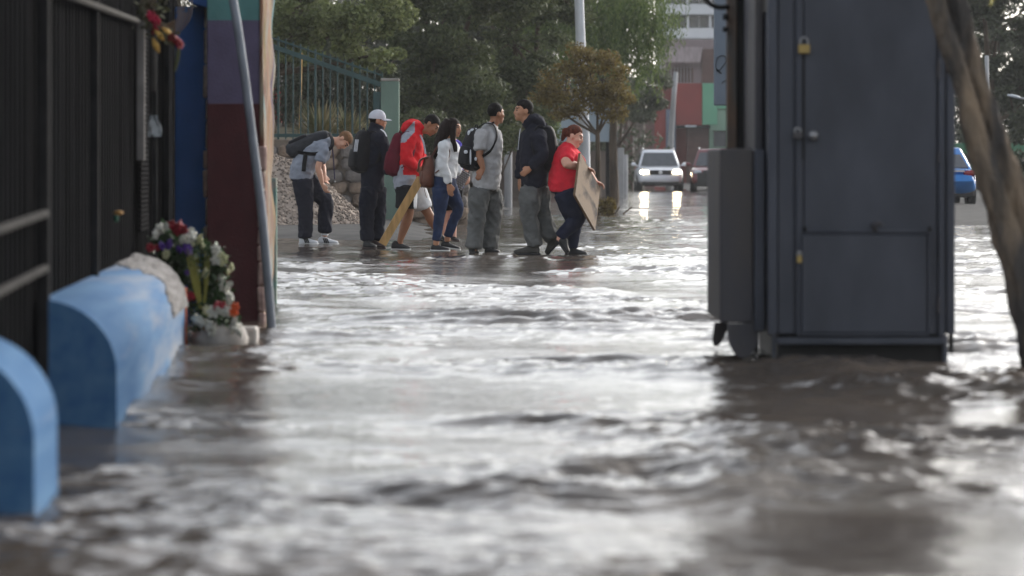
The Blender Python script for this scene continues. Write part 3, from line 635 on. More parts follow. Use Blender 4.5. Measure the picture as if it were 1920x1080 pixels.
tree('plum_tree', 'small round tree with bronze and olive leaves in front of the white lamp pole', (P(1120, 0, 64)[0], 64, 0), 1.7, .055, [bl(1060, 170, 64, .52, .5, .5), bl(1130, 150, 64, .52, .5, .6), bl(1100, 115, 64, .40, .45, .4), bl(1150, 195, 63.8, .32, .4, .42), bl(1075, 205, 63.8, .45, .4, .28), bl(1030, 180, 64, .25, .3, .3)], 11000, .075, lm_plum, 5, clump=.2, nclump=130)
tree('far_tree', 'dull grey green tree below the pepper tree, left of the white car', (3.75, 112, 0), 1.8, .10, [bl(1205, 190, 110, .55, .8, .7), bl(1135, 240, 111, .45, .7, .8), bl(1232, 155, 110, .45, .7, .65), bl(1165, 180, 112, .7, .8, .8)], 14000, .15, lm_far, 6, group='distant trees', nclump=60)
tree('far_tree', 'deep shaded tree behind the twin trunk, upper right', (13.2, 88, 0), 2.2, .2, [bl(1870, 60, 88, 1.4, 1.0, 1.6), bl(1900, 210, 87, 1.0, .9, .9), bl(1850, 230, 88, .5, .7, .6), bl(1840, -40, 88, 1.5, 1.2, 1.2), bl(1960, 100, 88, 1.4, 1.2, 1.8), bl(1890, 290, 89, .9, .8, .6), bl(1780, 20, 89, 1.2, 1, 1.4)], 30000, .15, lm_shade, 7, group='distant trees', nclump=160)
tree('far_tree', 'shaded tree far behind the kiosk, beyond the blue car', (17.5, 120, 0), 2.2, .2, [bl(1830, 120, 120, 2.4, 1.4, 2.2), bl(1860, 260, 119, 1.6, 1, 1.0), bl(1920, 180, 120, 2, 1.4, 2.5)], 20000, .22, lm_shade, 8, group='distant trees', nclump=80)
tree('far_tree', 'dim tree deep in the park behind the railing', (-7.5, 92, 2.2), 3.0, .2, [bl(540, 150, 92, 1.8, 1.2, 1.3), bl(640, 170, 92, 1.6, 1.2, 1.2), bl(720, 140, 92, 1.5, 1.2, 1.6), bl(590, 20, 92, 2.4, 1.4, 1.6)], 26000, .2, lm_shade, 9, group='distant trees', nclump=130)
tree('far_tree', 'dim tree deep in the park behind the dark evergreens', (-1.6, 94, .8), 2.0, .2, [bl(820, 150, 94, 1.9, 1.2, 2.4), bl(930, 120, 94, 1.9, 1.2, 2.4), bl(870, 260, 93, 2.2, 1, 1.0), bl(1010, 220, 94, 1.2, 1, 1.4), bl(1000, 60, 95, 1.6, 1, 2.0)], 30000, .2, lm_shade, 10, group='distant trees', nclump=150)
def treeline(name, x0, x1, Y, top, n, seed, low=0.0):
    r = np.random.RandomState(seed); k = int((x1 - x0) * 1.6); cx = np.linspace(x0, x1, k) + r.normal(0, .3, k); ch = top * (.78 + .3 * r.rand(k)); c = []
    for x, h in zip(cx, ch):
        m = n // k; nc = 26; cc = np.column_stack([x + r.normal(0, .7, nc), Y + r.normal(0, .9, nc), low + r.rand(nc) * (h - low)]); c.append(cc[r.randint(0, nc, m)] + r.normal(0, .32, (m, 3)) * (1, 1, .8))
    c = np.vstack(c); c = c[c[:, 2] > low]; V, F = leafquads(c, .30, r); o = mk(name, V, F, lm_shade); tag(o, kind='stuff')
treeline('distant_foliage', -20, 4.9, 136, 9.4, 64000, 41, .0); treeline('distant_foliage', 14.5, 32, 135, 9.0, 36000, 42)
# clipped shrubs below the trees
def shrub(px, py, Y, rx, rz, n, lm, label, seed, z0):
    r = np.random.RandomState(seed); c = P(px, py, Y); rt = root('shrub', (c[0], Y, z0), label, 'shrub', 'shrubs under the park trees')
    d = r.normal(0, 1, (n, 3)); d /= np.linalg.norm(d, axis=1)[:, None]; k = (.55 + .45 * r.rand(n, 1)) * (1 + .25 * np.array([[mnoise.noise(Vector(q * 2.3 + seed))] for q in d]))
    C = c + d * k * np.array([rx, rx * .8, rz]); C[:, 2] = np.maximum(C[:, 2], z0 + .02); V, F = leafquads(C, .09, r); mk('foliage', V, F, lm, rt)
    for i in range(5): G().tube([(c[0] + .1 * (i - 2), Y, z0 - .05), (c[0] + .25 * (i - 2), Y, c[2])], .015, n=5).build('stem', m_bark, rt)
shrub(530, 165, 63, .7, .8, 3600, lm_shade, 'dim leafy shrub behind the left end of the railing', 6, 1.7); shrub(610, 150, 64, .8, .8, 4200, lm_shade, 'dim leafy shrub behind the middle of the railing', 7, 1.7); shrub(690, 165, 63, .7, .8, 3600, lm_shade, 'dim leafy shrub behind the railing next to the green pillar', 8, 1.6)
shrub(790, 250, 62, .6, .5, 2600, lm_dark, 'dark shrub at the foot of the evergreen beside the green pillar', 1, .86); shrub(850, 275, 62, .55, .4, 2400, lm_dark, 'dark shrub behind the girl in the white sweater', 2, .86)
shrub(1015, 240, 72, .45, .5, 2200, lm_pep, 'bright green shrub behind the boy in the navy hoodie', 3, .3); shrub(920, 262, 63, .5, .4, 2000, lm_dark, 'dark shrub between the two boys facing each other', 4, .8); shrub(1138, 388, 63.5, .2, .2, 420, lm_plum, 'small weedy tuft at the foot of the plum tree', 5, -.02)

# ================================================================== BACKGROUND STRUCTURES
m_conc = mat('concrete', lin(172, 172, 174), rough=.8, var=.12, scale=2, bump=.2)
m_polew = mat('white_pole_paint', lin(205, 208, 214), rough=.5, var=.1, scale=3)
Yl = 66.2; c = P(1090, 0, Yl)
rt = root('lamp_pole', (P(1094, 0, Yl)[0], Yl, 0), 'thick white lamp pole rising behind the plum tree', 'lamp pole')
G().tube([(P(1097, 0, Yl)[0], Yl, -.1), P(1095, 250, Yl), P(1088, 60, Yl), P(1082, -120, Yl), P(1080, -200, Yl)], [.125, .115, .10, .092, .085], n=16, sub=3).build('pole_shaft', m_polew, rt, smooth=True)
G().lathe((P(1097, 0, Yl)[0], Yl, 0), [(.0, -.1), (.2, -.1), (.2, .06), (.15, .10), (.0, .10)], n=16).build('pole_foot', m_conc, rt)
Yb = 86.0; a, b = P(1043, 185, Yb), P(1157, 266, Yb)
rt = root('blank_billboard', ((a[0] + b[0]) / 2, Yb, 0), 'plain pale blue billboard panel behind the plum tree', 'billboard')
G().box(a[0], b[0], Yb, Yb + .12, b[2], a[2], .01).build('panel', mat('pale_blue_panel', lin(158, 172, 186), rough=.6, var=.06, scale=2), rt)
for x in (a[0] + .25, b[0] - .25): G().box(x - .05, x + .05, Yb + .125, Yb + .22, -.1, a[2] - .1, .01).build('post', m_gatedk, rt)
for px, top, bot, Y, w, lab in ((953, 276, 350, 74, .09, 'pale concrete post behind the boy in the grey shirt'), (1160, 283, 352, 104, .10, 'pale concrete post left of the white car'), (1172, 290, 352, 108, .10, 'pale concrete post next to the white car, further right of its twin')):
    c = P(px, top, Y); o = G().lathe((c[0], Y, -.1), [(0, 0), (w, 0), (w, c[2] + .02), (w * .8, c[2] + .1), (0, c[2] + .1)], n=14).build('concrete_post', m_conc, smooth=True, angle=40, loc=(c[0], Y, 0)); tag(o, lab, 'post', 'pale concrete posts')
rt = root('park_boundary_wall', (1.5, 97, 0), 'low brownish grey boundary wall with pilasters behind the standing boys', 'wall')
m_bw = mat('brown_grey_wall', lin(118, 106, 98), rough=.95, var=.25, scale=1.2, bump=.3, stretch=(1, 1, .4)); m_bw2 = mat('plum_wall', lin(120, 92, 88), rough=.95, var=.2, scale=1.2)
x = -2.0; i = 0
while x < 2.3:
    G().box(x, x + 1.15, 97, 97.15, -.1, 1.42, .01).build('wall_panel', (m_bw, m_bw2)[i % 3 == 2], rt); G().box(x + 1.155, x + 1.345, 96.95, 97.2, -.1, 1.52, .015).build('pilaster', m_conc if i % 2 else m_bw, rt); x += 1.35; i += 1

# red and green shop building, brown house and white apartment block
m_redw = mat('red_wall', lin(142, 62, 58), rough=.85, var=.12, scale=.8); m_redd = mat('dark_red_wall', lin(120, 52, 46), rough=.85, var=.15, scale=.8); m_grn = mat('mint_wall', lin(110, 172, 140), rough=.85, var=.08, scale=.8); m_grn2 = mat('pale_green_wall', lin(130, 160, 140), rough=.85, var=.1, scale=.8)
m_bluegr = mat('blue_grey_wall', lin(112, 120, 136), rough=.85, var=.1); m_shut = mat('brown_shutter', lin(92, 66, 60), rough=.7, var=.15, scale=2, stretch=(1, 1, 6)); m_glass = mat('dark_glass', lin(58, 66, 74), rough=.12, var=.2, scale=2, spec=.6)
Ys = 168.0
def fb(rt, nm, px0, px1, py0, py1, Y, m, d=.25, b=.01): 
    a, c = P(px0, py0, Y), P(px1, py1, Y); return G().box(a[0], c[0], Y, Y + d, c[2], a[2], b).build(nm, m, rt)
rt = root('shop_building', (P(1330, 0, Ys)[0], Ys, 0), 'low shop building painted red and mint green behind the cars', 'building')
fb(rt, 'core', 1228, 1560, 162, 352, Ys + .6, m_redd, 6)
fb(rt, 'wall_panel', 1226, 1248, 205, 352, Ys + .2, m_redw); fb(rt, 'blue_panel', 1249, 1267, 205, 352, Ys + .1, m_bluegr); fb(rt, 'red_sign_band', 1268, 1316, 156, 234, Ys, m_redw)
fb(rt, 'green_panel', 1317, 1345, 156, 234, Ys + .02, m_grn); fb(rt, 'green_panel', 1330, 1500, 205, 352, Ys + .1, m_grn2); fb(rt, 'upper_green_panel', 1346, 1500, 156, 204, Ys + .02, m_grn)
fb(rt, 'roller_shutter', 1288, 1329, 240, 352, Ys + .2, m_shut); fb(rt, 'awning', 1270, 1332, 236, 240, Ys - 1.0, m_gatedk, 1.0); fb(rt, 'sign_tube', 1285, 1306, 235, 238, Ys - 1.1, m_polew, .1)
for x in (1338, 1372, 1420):
    w = fb(rt, 'window', x, x + 24, 248, 275, Ys + .04, m_glass, .1); fb(w, 'sill', x - 1, x + 25, 275.5, 277.5, Ys - .05, m_grn2, .2); fb(w, 'window_frame', x - 1, x + 25, 245, 247.6, Ys, m_gatedk, .1)
rt = root('garden_wall', (P(1170, 0, 150)[0], 150, 0), 'dim brown garden wall in the distance left of the white car', 'wall')
for i in range(6): fb(rt, 'wall_panel', 1108 + i * 20, 1127.5 + i * 20, 216 + (i % 2) * 2, 352, 150 + .03 * (i % 2), (m_shut, m_bw, m_bw2)[i % 3], .2)
Yh = 185.0
rt = root('brown_house', (P(1300, 0, Yh)[0], Yh, 0), 'weathered brown grey house with awning roof above the red shop', 'building')
m_house = mat('brown_grey_render', lin(136, 124, 126), rough=.9, var=.2, scale=.6); m_roof = mat('corrugated_roof', lin(134, 122, 122), rough=.8, var=.2, scale=1, stretch=(8, 1, 1))
fb(rt, 'wall', 1246, 1500, 74, 200, Yh + 1, m_house, 5)
A, B, Cc, D = P(1249, 90, Yh + .9), P(1318, 90, Yh + .9), P(1312, 118, Yh - .5), P(1246, 118, Yh - .5); V = np.vstack([A, B, Cc, D]); V = np.vstack([V, V + (0, 0, .08)]); mk('awning_roof', V, [(0, 1, 2, 3), (7, 6, 5, 4), (0, 4, 5, 1), (1, 5, 6, 2), (2, 6, 7, 3), (3, 7, 4, 0)], m_roof, rt)
for i in range(8): fb(rt, 'curtain_slat', 1254 + i * 6, 1258.5 + i * 6, 112 + (i % 2) * 2, 128 - (i % 3), Yh + .7, m_house, .1)
fb(rt, 'dark_opening', 1256, 1300, 128, 154, Yh + .94, m_shut, .05)
for i in range(7): fb(rt, 'grille_bar', 1258 + i * 6, 1259.4 + i * 6, 126, 155, Yh + .8, m_conc, .06)
fb(rt, 'side_door', 1316, 1352, 92, 155, Yh + .9, m_shut, .08)
Ya = 230.0
rt = root('apartment_block', (P(1310, 0, Ya)[0], Ya, 0), 'white apartment block with long balconies at the top of the picture', 'building')
m_apt = mat('white_render', lin(214, 216, 220), rough=.8, var=.05, scale=.5); m_aptg = mat('grey_render', lin(170, 172, 180), rough=.8, var=.08, scale=.5)
fb(rt, 'wall', 1240, 1480, -180, 340, Ya + 2, m_aptg, 8)
for fl in range(6):
    y = 52 - fl * 45
    fb(rt, 'balcony_front', 1246, 1480, y + .5, y + 17, Ya, m_apt, .2); fb(rt, 'balcony_slab', 1244, 1481, y + 17.3, y + 20, Ya - .1, m_apt, 2.0)
    for x in range(1252, 1470, 42):
        w = fb(rt, 'window', x, x + 34, y - 23, y - 1, Ya + 1.85, m_glass, .1); fb(w, 'window_mullion', x + 16, x + 17.5, y - 23, y - 1, Ya + 1.75, m_apt, .08); fb(rt, 'balcony_divider', x - 6, x - 2, y - 25, y + 0.2, Ya + .3, m_apt, 1.5)
# far leaning utility pole and right street lamp
Yu = 140.0
o = G().tube([P(1254, 352, Yu), P(1259, 240, Yu), P(1267, 136, Yu)], [.14, .12, .10], n=12, sub=2).build('utility_pole', m_conc, smooth=True, loc=(P(1254, 0, Yu)[0], Yu, 0)); tag(o, 'leaning pale utility pole in front of the red shop building', 'pole')
Yr = 70.0; rt = root('street_lamp', (P(1853, 0, Yr)[0], Yr, 0), 'slim grey street lamp seen past the right side of the twin trunk', 'street lamp')
G().tube([(P(1853, 0, Yr)[0], Yr, -.1), P(1850, 105, Yr)], [.06, .045], n=10).build('post', m_conc, rt, smooth=True)
Yr2 = 82.0; rt = root('lamp_arm_post', (P(1990, 0, Yr2)[0], Yr2, 0), 'street lamp outside the frame whose flat head reaches in at right', 'street lamp')
x = P(1990, 0, Yr2)[0]; G().tube([(x, Yr2, -.1), (x, Yr2, P(0, 190, Yr2)[2])], .06, n=10).build('post', m_conc, rt, smooth=True); G().tube([(x, Yr2, P(0, 190, Yr2)[2] - .02), P(1912, 184, Yr2)], .025, n=8).build('arm', m_conc, rt); G().loft([P(1912, 183, Yr2), P(1900, 180, Yr2), P(1889, 178, Yr2)], [.07, .10, .05], [.03, .04, .02], n=10).build('lamp_head', m_polew, rt, smooth=True)
rt = root('green_hoarding', (P(1830, 0, 132)[0], 132, 0), 'plain green hoarding beyond the blue car', 'hoarding')
for i in range(10): fb(rt, 'hoarding_panel', 1700 + i * 28, 1727.4 + i * 28, 268, 352, 132, cm('hoarding_green', lin(58, 116, 84), var=.15), .08)
# sign panel with a scrawl, behind the kiosk
Yq = 24.0; a, b = P(1339, -160, Yq), P(1450, 198, Yq)
rt = root('sign_panel', ((a[0] + b[0]) / 2, Yq, 0), 'tall pale grey sign panel with black graffiti peeking out behind the kiosk', 'sign')
G().box(a[0], b[0], Yq, Yq + .06, b[2], a[2], .008).build('panel', mat('pale_grey_sign', lin(112, 122, 134), rough=.7, var=.08, scale=3), rt); G().tube([((a[0] + b[0]) / 2, Yq + .1, -.1), ((a[0] + b[0]) / 2, Yq + .1, 2.4)], .03, n=10).build('post', m_gatedk, rt)
m_ink = dark('black_marker', .015)
pts = [P(x, y, Yq - .004) for x, y in ((1352, 138), (1344, 132), (1342, 120), (1346, 108), (1354, 104), (1361, 108), (1361, 116), (1354, 126), (1347, 133), (1343, 128))]; G().loft(pts, .007, .002, n=6, sub=3).build('graffiti', m_ink, rt); G().loft([P(1345, 130, Yq - .004), P(1353, 137, Yq - .004)], .007, .002, n=6, sub=1).build('graffiti', m_ink, rt)
G().loft([P(1354, 157, Yq - .004), P(1357, 152, Yq - .004), P(1366, 151, Yq - .004)], .008, .002, n=6, sub=2).build('graffiti', m_ink, rt)

# ================================================================== CARS
m_tyre = dark('tyre', .02, rough=.9); m_trim = dark('black_trim', .025, rough=.6); m_rim = mat('alloy', lin(170, 172, 176), rough=.35, metal=.7, var=.1); m_cglass = mat('car_glass', lin(70, 74, 80), rough=.06, var=.15, spec=.8); m_chrome = mat('chrome', lin(200, 200, 205), rough=.2, metal=.9, var=.05); m_plate = mat('plate', lin(214, 214, 210), rough=.5, var=.05)
m_head = emit('headlight_lit', (1.0, .80, .50), 55.0); m_headoff = mat('headlight_glass', lin(190, 196, 204), rough=.1, var=.1, spec=.8); m_tail = mat('tail_lamp', lin(150, 20, 24), rough=.2, var=.1, spec=.6); m_dot = emit('lamp_dot_lit', (1.0, .93, .78), 25.0)
def car(name, label, loc, yaw, paint, suv=True, lights=False, dot=False):
    rt = root(name, loc, label, 'car'); cy, sy = math.cos(yaw), math.sin(yaw); M = np.array([[cy, sy, 0], [-sy, cy, 0], [0, 0, 1]]); L = np.array(loc, float)
    def B(g, nm, m, par=None, sm=False, ang=None):
        V = np.vstack(g.v) @ M + L; return mk(nm, V, g.f, m, par or rt, sm, angle=ang, mi=g.m if len(set(g.m)) > 1 else None)
    h = 1.0 if suv else .93; rf = 1.63 if suv else 1.42
    st = [(-2.2, .42, .86, .72), (-2.12, .30, h - .02, .84), (-1.2, .24, h, .90), (.5, .24, h, .90), (1.05, .24, h - .02, .90), (1.75, .26, h - .09, .87), (2.08, .30, h - .2, .80), (2.18, .42, h - .3, .70)]
    pts = [(0, s[0], (s[1] + s[2]) / 2) for s in st]
    B(G().loft(pts, [s[3] for s in st], [(s[2] - s[1]) / 2 for s in st], lat=(1, 0, 0), n=28, sub=4, exp=.42), 'body', paint, None, True, 50)
    yb, yr, yt, yf = (-2.02, -1.72, .18, 1.0) if suv else (-1.75, -1.05, .15, 1.05); wb, wt, zb = .83, .62, h - .06
    V = np.array([(-wb, yb, zb), (wb, yb, zb), (wb, yf, zb), (-wb, yf, zb), (-wt, yr, rf), (wt, yr, rf), (wt, yt, rf), (-wt, yt, rf)]); F = [(3, 2, 1, 0), (4, 5, 6, 7), (0, 1, 5, 4), (1, 2, 6, 5), (2, 3, 7, 6), (3, 0, 4, 7)]
    bm = bmesh.new(); vs = [bm.verts.new(v) for v in V]; [bm.faces.new([vs[i] for i in f]) for f in F]; bmesh.ops.bevel(bm, geom=list(bm.edges), offset=.09, segments=3, affect='EDGES', profile=.6); bm.verts.ensure_lookup_table(); bm.verts.index_update()
    g = G().add([v.co[:] for v in bm.verts], [[v.index for v in f.verts] for f in bm.faces]); bm.free(); B(g, 'cabin', paint, None, True, 40)
    def pane(nm, q, s0, s1):
        q = np.array(q, float); c = q.mean(0); n = np.cross(q[1] - q[0], q[3] - q[0]); n /= np.linalg.norm(n); n = n if n.dot(c - np.array([0, -.4, 1.2])) > 0 else -n
        u = (q[1] - q[0]) / 2; w = (q[3] - q[0]) / 2; Q = np.array([c + (p - c) * s0 for p in q]); Q[:, 2] = c[2] + (q[:, 2] - c[2]) * s1
        g = G().add(np.vstack([Q + n * .008, Q - n * .02]), [(0, 1, 2, 3), (7, 6, 5, 4), (0, 4, 5, 1), (1, 5, 6, 2), (2, 6, 7, 3), (3, 7, 4, 0)]); return B(g, nm, m_cglass)
    pane('windscreen', [V[3], V[2], V[6], V[7]], .88, .84); pane('rear_window', [V[0], V[1], V[5], V[4]], .86, .78)
    for sd in (0, 1):
        a, b, c, d = (V[0], V[3], V[7], V[4]) if sd == 0 else (V[1], V[2], V[6], V[5]); m1 = (a + b) / 2; m2 = (c + d) / 2
        pane('side_window', [a, m1, m2, d], .84, .74); pane('side_window', [m1, b, c, m2], .84, .74)
        s = -1 if sd == 0 else 1
        g = G().ell((s * 1.0, .78, h + .06), (.10, .06, .075), nu=10, nv=7).tube([(s * .84, .78, h), (s * .95, .78, h + .03)], .025, n=6); B(g, 'mirror', paint, None, True)
        if suv: B(G().tube([(s * .60, yr + .1, rf + .01), (s * .60, yr + .2, rf + .06), (s * .60, yt - .2, rf + .06), (s * .60, yt - .1, rf + .01)], .018, n=6), 'roof_rail', m_chrome)
        for y in (-1.35, 1.35):
            w = B(G().lathe((s * .70, y, .33), [(.0, 0), (.20, 0), (.30, .0), (.33, .04), (.33, .17), (.30, .21), (.21, .21), (.2, .19)], axis=(s, 0, 0), n=24), 'wheel', m_tyre, None, True, 40); B(G().lathe((s * .89, y, .33), [(.20, 0), (.17, .012), (.05, .018), (0, .02)], axis=(s, 0, 0), n=16), 'rim', m_rim, w)
        # lamps
        B(G().ell((s * .62, 2.06, h - .25), (.17, .08, .075), nu=14, nv=8, exp=.8), 'headlight', m_head if lights else m_headoff, None, True)
        B(G().ell((s * .70, -2.10, h - .13), (.16, .07, .075), nu=12, nv=8, exp=.7), 'tail_light', m_tail, None, True)
        B(G().lathe((s * .62, 2.12, .42), [(.0, .03), (.05, .03), (.06, 0)], axis=(0, 1, 0), n=12), 'fog_light', m_headoff)
    B(G().box(-.42, .42, 2.12, 2.195, h - .36, h - .17, .03), 'grille', m_trim); B(G().lathe((0, 2.19, h - .26), [(.075, 0), (.075, .012), (.0, .016)], axis=(0, 1, 0), n=16), 'badge', m_chrome)
    B(G().box(-.72, .72, 1.95, 2.19, .22, .40, .04), 'lower_bumper', m_trim); B(G().box(-.18, .18, 2.185, 2.205, .44, .54, .006), 'plate', m_plate)
    B(G().box(-.8, .8, -2.19, -1.95, .22, .42, .04), 'rear_bumper', m_trim); B(G().box(-.2, .2, -2.215, -2.19, .66, .78, .006), 'rear_plate', m_plate); B(G().box(-.55, .55, -2.208, -2.185, h - .10, h - .06, .008), 'rear_trim', m_chrome)
    if dot: B(G().ell((-.86, 2.0, h - .28), (.04, .03, .04), nu=10, nv=7), 'indicator', m_dot, None, True)
    return rt, B
PW = mat('white_car_paint', lin(225, 228, 235), rough=.25, var=.03, coat=.6); PR = mat('red_car_paint', lin(110, 26, 36), rough=.3, var=.06, coat=.6); PB = mat('blue_car_paint', lin(30, 122, 200), rough=.25, var=.06, coat=.6)
Y = 126.0; car('white_car', 'white SUV with both headlights shining, driving towards the camera', (P(1234, 0, Y)[0], Y, -.02), RAD(180), PW, True, True)
Y = 122.0; rt, B = car('red_car', 'dark red SUV with a black front panel half hidden behind the kiosk', (P(1340, 0, Y)[0], Y, -.02), RAD(176), PR, True, False, True)
B(G().box(-.70, .64, 2.19, 2.26, .26, .74, .03), 'front_panel', m_trim)
Y = 76.0; car('blue_car', 'bright blue sedan seen from behind between the kiosk and the twin trunk', (P(1765, 0, Y)[0], Y + 2.2, .0), RAD(0), PB, False)

# ================================================================== KIOSK
Yk = 15.4
def kx(px): return (px - CX) * Yk / FPX
def kz(py): return CAMH - (py - HORY) * Yk / FPX
m_kio = mat('blue_grey_kiosk_paint', lin(76, 79, 88), rough=.65, var=.2, scale=3.5, detail=8, bump=.35, bscale=5, stretch=(1, 1, .5), spec=.35, bdist=.02)
m_kio2 = mat('worn_grey_kiosk_paint', lin(72, 72, 80), rough=.65, var=.2, scale=3, col2=lin(88, 83, 80), bump=.2, bscale=25, stretch=(1, 1, .4))
m_rust = mat('rusty_cream_paint', lin(92, 89, 86), rough=.85, scale=6, col2=lin(118, 96, 80), bump=.5, bscale=30, ramp=(.54, .68), stretch=(1, 1, .4))
m_brass = mat('brass', lin(172, 148, 92), rough=.5, metal=.35, var=.12); m_steel = mat('steel', lin(150, 150, 152), rough=.35, metal=.7, var=.15); m_blk = dark('black_rubber', .012, rough=.8)
rt = root('metal_kiosk', (kx(1610), Yk + .6, 0), 'closed blue grey metal kiosk standing on short legs in the flood', 'kiosk')
def kb(nm, px0, px1, py0, py1, y0, y1, m=m_kio, b=.004, par=None): return G().box(kx(px0), kx(px1), y0, y1, kz(py1), kz(py0), b).build(nm, m, par or rt)
kb('kiosk_body', 1446, 1786, -300, 627, Yk + .04, Yk + 1.35, m_kio, .012)
G().box(kx(1425), kx(1815), Yk - .12, Yk + 1.5, kz(-300) + .004, kz(-300) + .09, .02).build('roof', m_kio, rt)
kb('corner_post', 1440, 1457, -298, 627, Yk - .004, Yk + .06); kb('corner_post', 1776, 1791, -298, 627, Yk + .01, Yk + .06)
kb('jamb', 1493, 1506, -298, 630, Yk + .012, Yk + .045); kb('jamb', 1760, 1772, -298, 632, Yk + .008, Yk + .045)
door = kb('door', 1508, 1757, -150, 627, Yk + .016, Yk + .046, m_kio, .004)
kb('inner_panel', 1460, 1490, -298, 627, Yk + .030, Yk + .046)
for (y0, y1) in ((112, 148), (284, 306), (556, 588)): kb('hinge', 1757.5, 1763, y0, y1, Yk + .0, Yk + .02, m_kio2, .003, door)
# lower hatch with frame and lift bar
hatch = kb('hatch', 1503, 1738, 440, 624, Yk - .012, Yk + .013, m_kio, .005); kb('hatch_rim', 1503, 1742, 625, 629.5, Yk - .022, Yk + .012, m_kio, .002, hatch); kb('hatch_rim', 1739, 1744, 436, 624, Yk - .02, Yk + .012, m_kio, .002, hatch)
G().tube([(kx(1508), Yk - .02, kz(433.5)), (kx(1743), Yk - .02, kz(433.5))], .0065, n=10).build('lift_bar', m_kio, hatch, smooth=True)
for x in (1508, 1742): G().ell((kx(x), Yk - .02, kz(429)), (.010, .012, .013), nu=8, nv=6).build('bar_end', m_blk, hatch, smooth=True)
g = G().tube([(kx(1640), Yk - .02, kz(431)), (kx(1637), Yk - .035, kz(421)), (kx(1648), Yk - .04, kz(416))], [.014, .016, .010], n=8).tube([(kx(1632), Yk - .01, kz(422)), (kx(1655), Yk - .02, kz(420))], .007, n=6); g.build('latch', m_kio2, hatch, smooth=True)
kb('bottom_rail', 1455, 1773, 633, 646, Yk - .03, Yk + .03, m_kio, .006); G().box(kx(1462), kx(1782), Yk + .12, Yk + 1.28, .015, kz(630), .01).build('underside_shade', m_trim, rt)  # the black box is added as painted shade beneath the kiosk
for px, w, y in ((1451, 3.0, -.01), (1771, 4.5, -.02)): G().box(kx(px - w), kx(px + w), Yk + y, Yk + y + .03, -.11, kz(628), .003).build('leg', m_kio, rt)
for px in (1455, 1780): G().box(kx(px - 5), kx(px + 5), Yk + 1.25, Yk + 1.3, -.11, kz(628), .003).build('leg', m_kio, rt)
G().box(kx(1784), kx(1791), Yk + .06, Yk + .1, kz(664), kz(628), .003).build('leg', m_trim, rt)
# padlocks, knob
def padlock(px, py, w, h, mb, label=None, sh=.03):
    c = np.array([kx(px), Yk - .014, kz(py)]); o = G().box(c[0] - w, c[0] + w, c[1] - .012, c[1] + .012, c[2] - h, c[2] + h, .004).build('padlock', mb, door)
    G().tube([c + (-w * .6, 0, h * .9), c + (-w * .6, 0, h + sh * .6), c + (0, 0, h + sh), c + (w * .6, 0, h + sh * .6), c + (w * .6, 0, h * .9)], .0055, n=8, sub=4).build('shackle', m_steel, o, smooth=True); return o
o = padlock(1507, 92, .028, .022, m_brass, sh=.034); o['label'] = 'brass padlock on the upper door edge'
padlock(1495, 254, .022, .015, m_kio2, sh=.02); o = padlock(1498, 486, .012, .018, m_brass, sh=.02); o['label'] = 'small brass padlock at hatch height'
G().lathe((kx(1524), Yk + .014, kz(254)), [(.0, -.045), (.018, -.043), (.024, -.033), (.023, -.02), (.012, -.012), (.012, 0)], axis=(0, 1, 0), n=16).build('door_knob', m_steel, door, smooth=True)
kb('lock_rod', 1505, 1508.5, 100, 300, Yk + .004, Yk + .014, m_gatedk, .002, door)
# left side: column, counter box, hanging flaps
Yc2 = Yk + 1.2; s = Yc2 / FPX
G().box((1362 - CX) * s, (1381 - CX) * s, Yc2 - .03, Yc2 + .03, 1.0, 2.5, .005).build('rusty_column', m_rust, rt)
G().box((1396 - CX) * s - .01, kx(1442), Yk + .35, Yk + 1.1, 1.05, 2.5, .01).build('side_shutter', m_kio2, rt)
G().box(1.013, 1.175, Yk + .18, Yk + 1.2, .21, 1.06, .008).build('counter_box', m_kio2, rt); G().box(1.178, 1.228, Yk + .14, Yk + 1.2, .17, 1.055, .006).build('counter_frame', m_kio, rt)
G().box((1379 - CX) * s, (1399 - CX) * s, Yc2 + .0, Yc2 + .02, 1.0, 2.5, .003).build('gap_shade_plate', m_blk, rt)  # black plate added to paint the gap between column and shutter dark
def flap(px0, px1, py0, py1, Y, lean):
    a, b = P(px0, py0, Y), P(px1, py1, Y); xm, w = (a[0] + b[0]) / 2, (b[0] - a[0]) / 2; g = []; N = 18
    for i in range(N + 1): t = math.pi * i / N; g.append((xm - w * math.cos(t) + lean * math.sin(t), a[2] - (a[2] - b[2]) * math.sin(t) ** .8))
    V = [(x, Y, z) for x, z in g] + [(x, Y + .012, z) for x, z in g]; k = len(g); F = [tuple(range(k)), tuple(range(2 * k - 1, k - 1, -1))] + [(i, i + 1, k + i + 1, k + i) for i in range(k - 1)] + [(k - 1, 0, k, 2 * k - 1)]
    mk('flap', V, F, m_kio2, rt)
flap(1363, 1424, 606, 671, Yk + .19, .0); flap(1340, 1366, 604, 650, Yk + 1.1, -.03)
pts = [P(x, y, Yc2 - .05) for x, y in ((1318, -14), (1326, 2), (1338, 11), (1352, 14), (1366, 12))]; G().tube(pts, .013, n=8, sub=3).build('cable', m_blk, rt, smooth=True)
G().box((1354 - CX) * s, (1364 - CX) * s, Yc2 - .07, Yc2 - .033, kz(41) , kz(31) , .003).build('bracket', m_blk, rt); G().box((1354 - CX) * s, (1364 - CX) * s, Yc2 - .08, Yc2 - .033, kz(17), kz(5), .003).build('bracket', m_blk, rt)
G().tube([(kx(1434), Yk - .0, kz(-60)), (kx(1434), Yk - .0, kz(22))], .0075, n=8).build('peeled_strip', m_rust, rt)

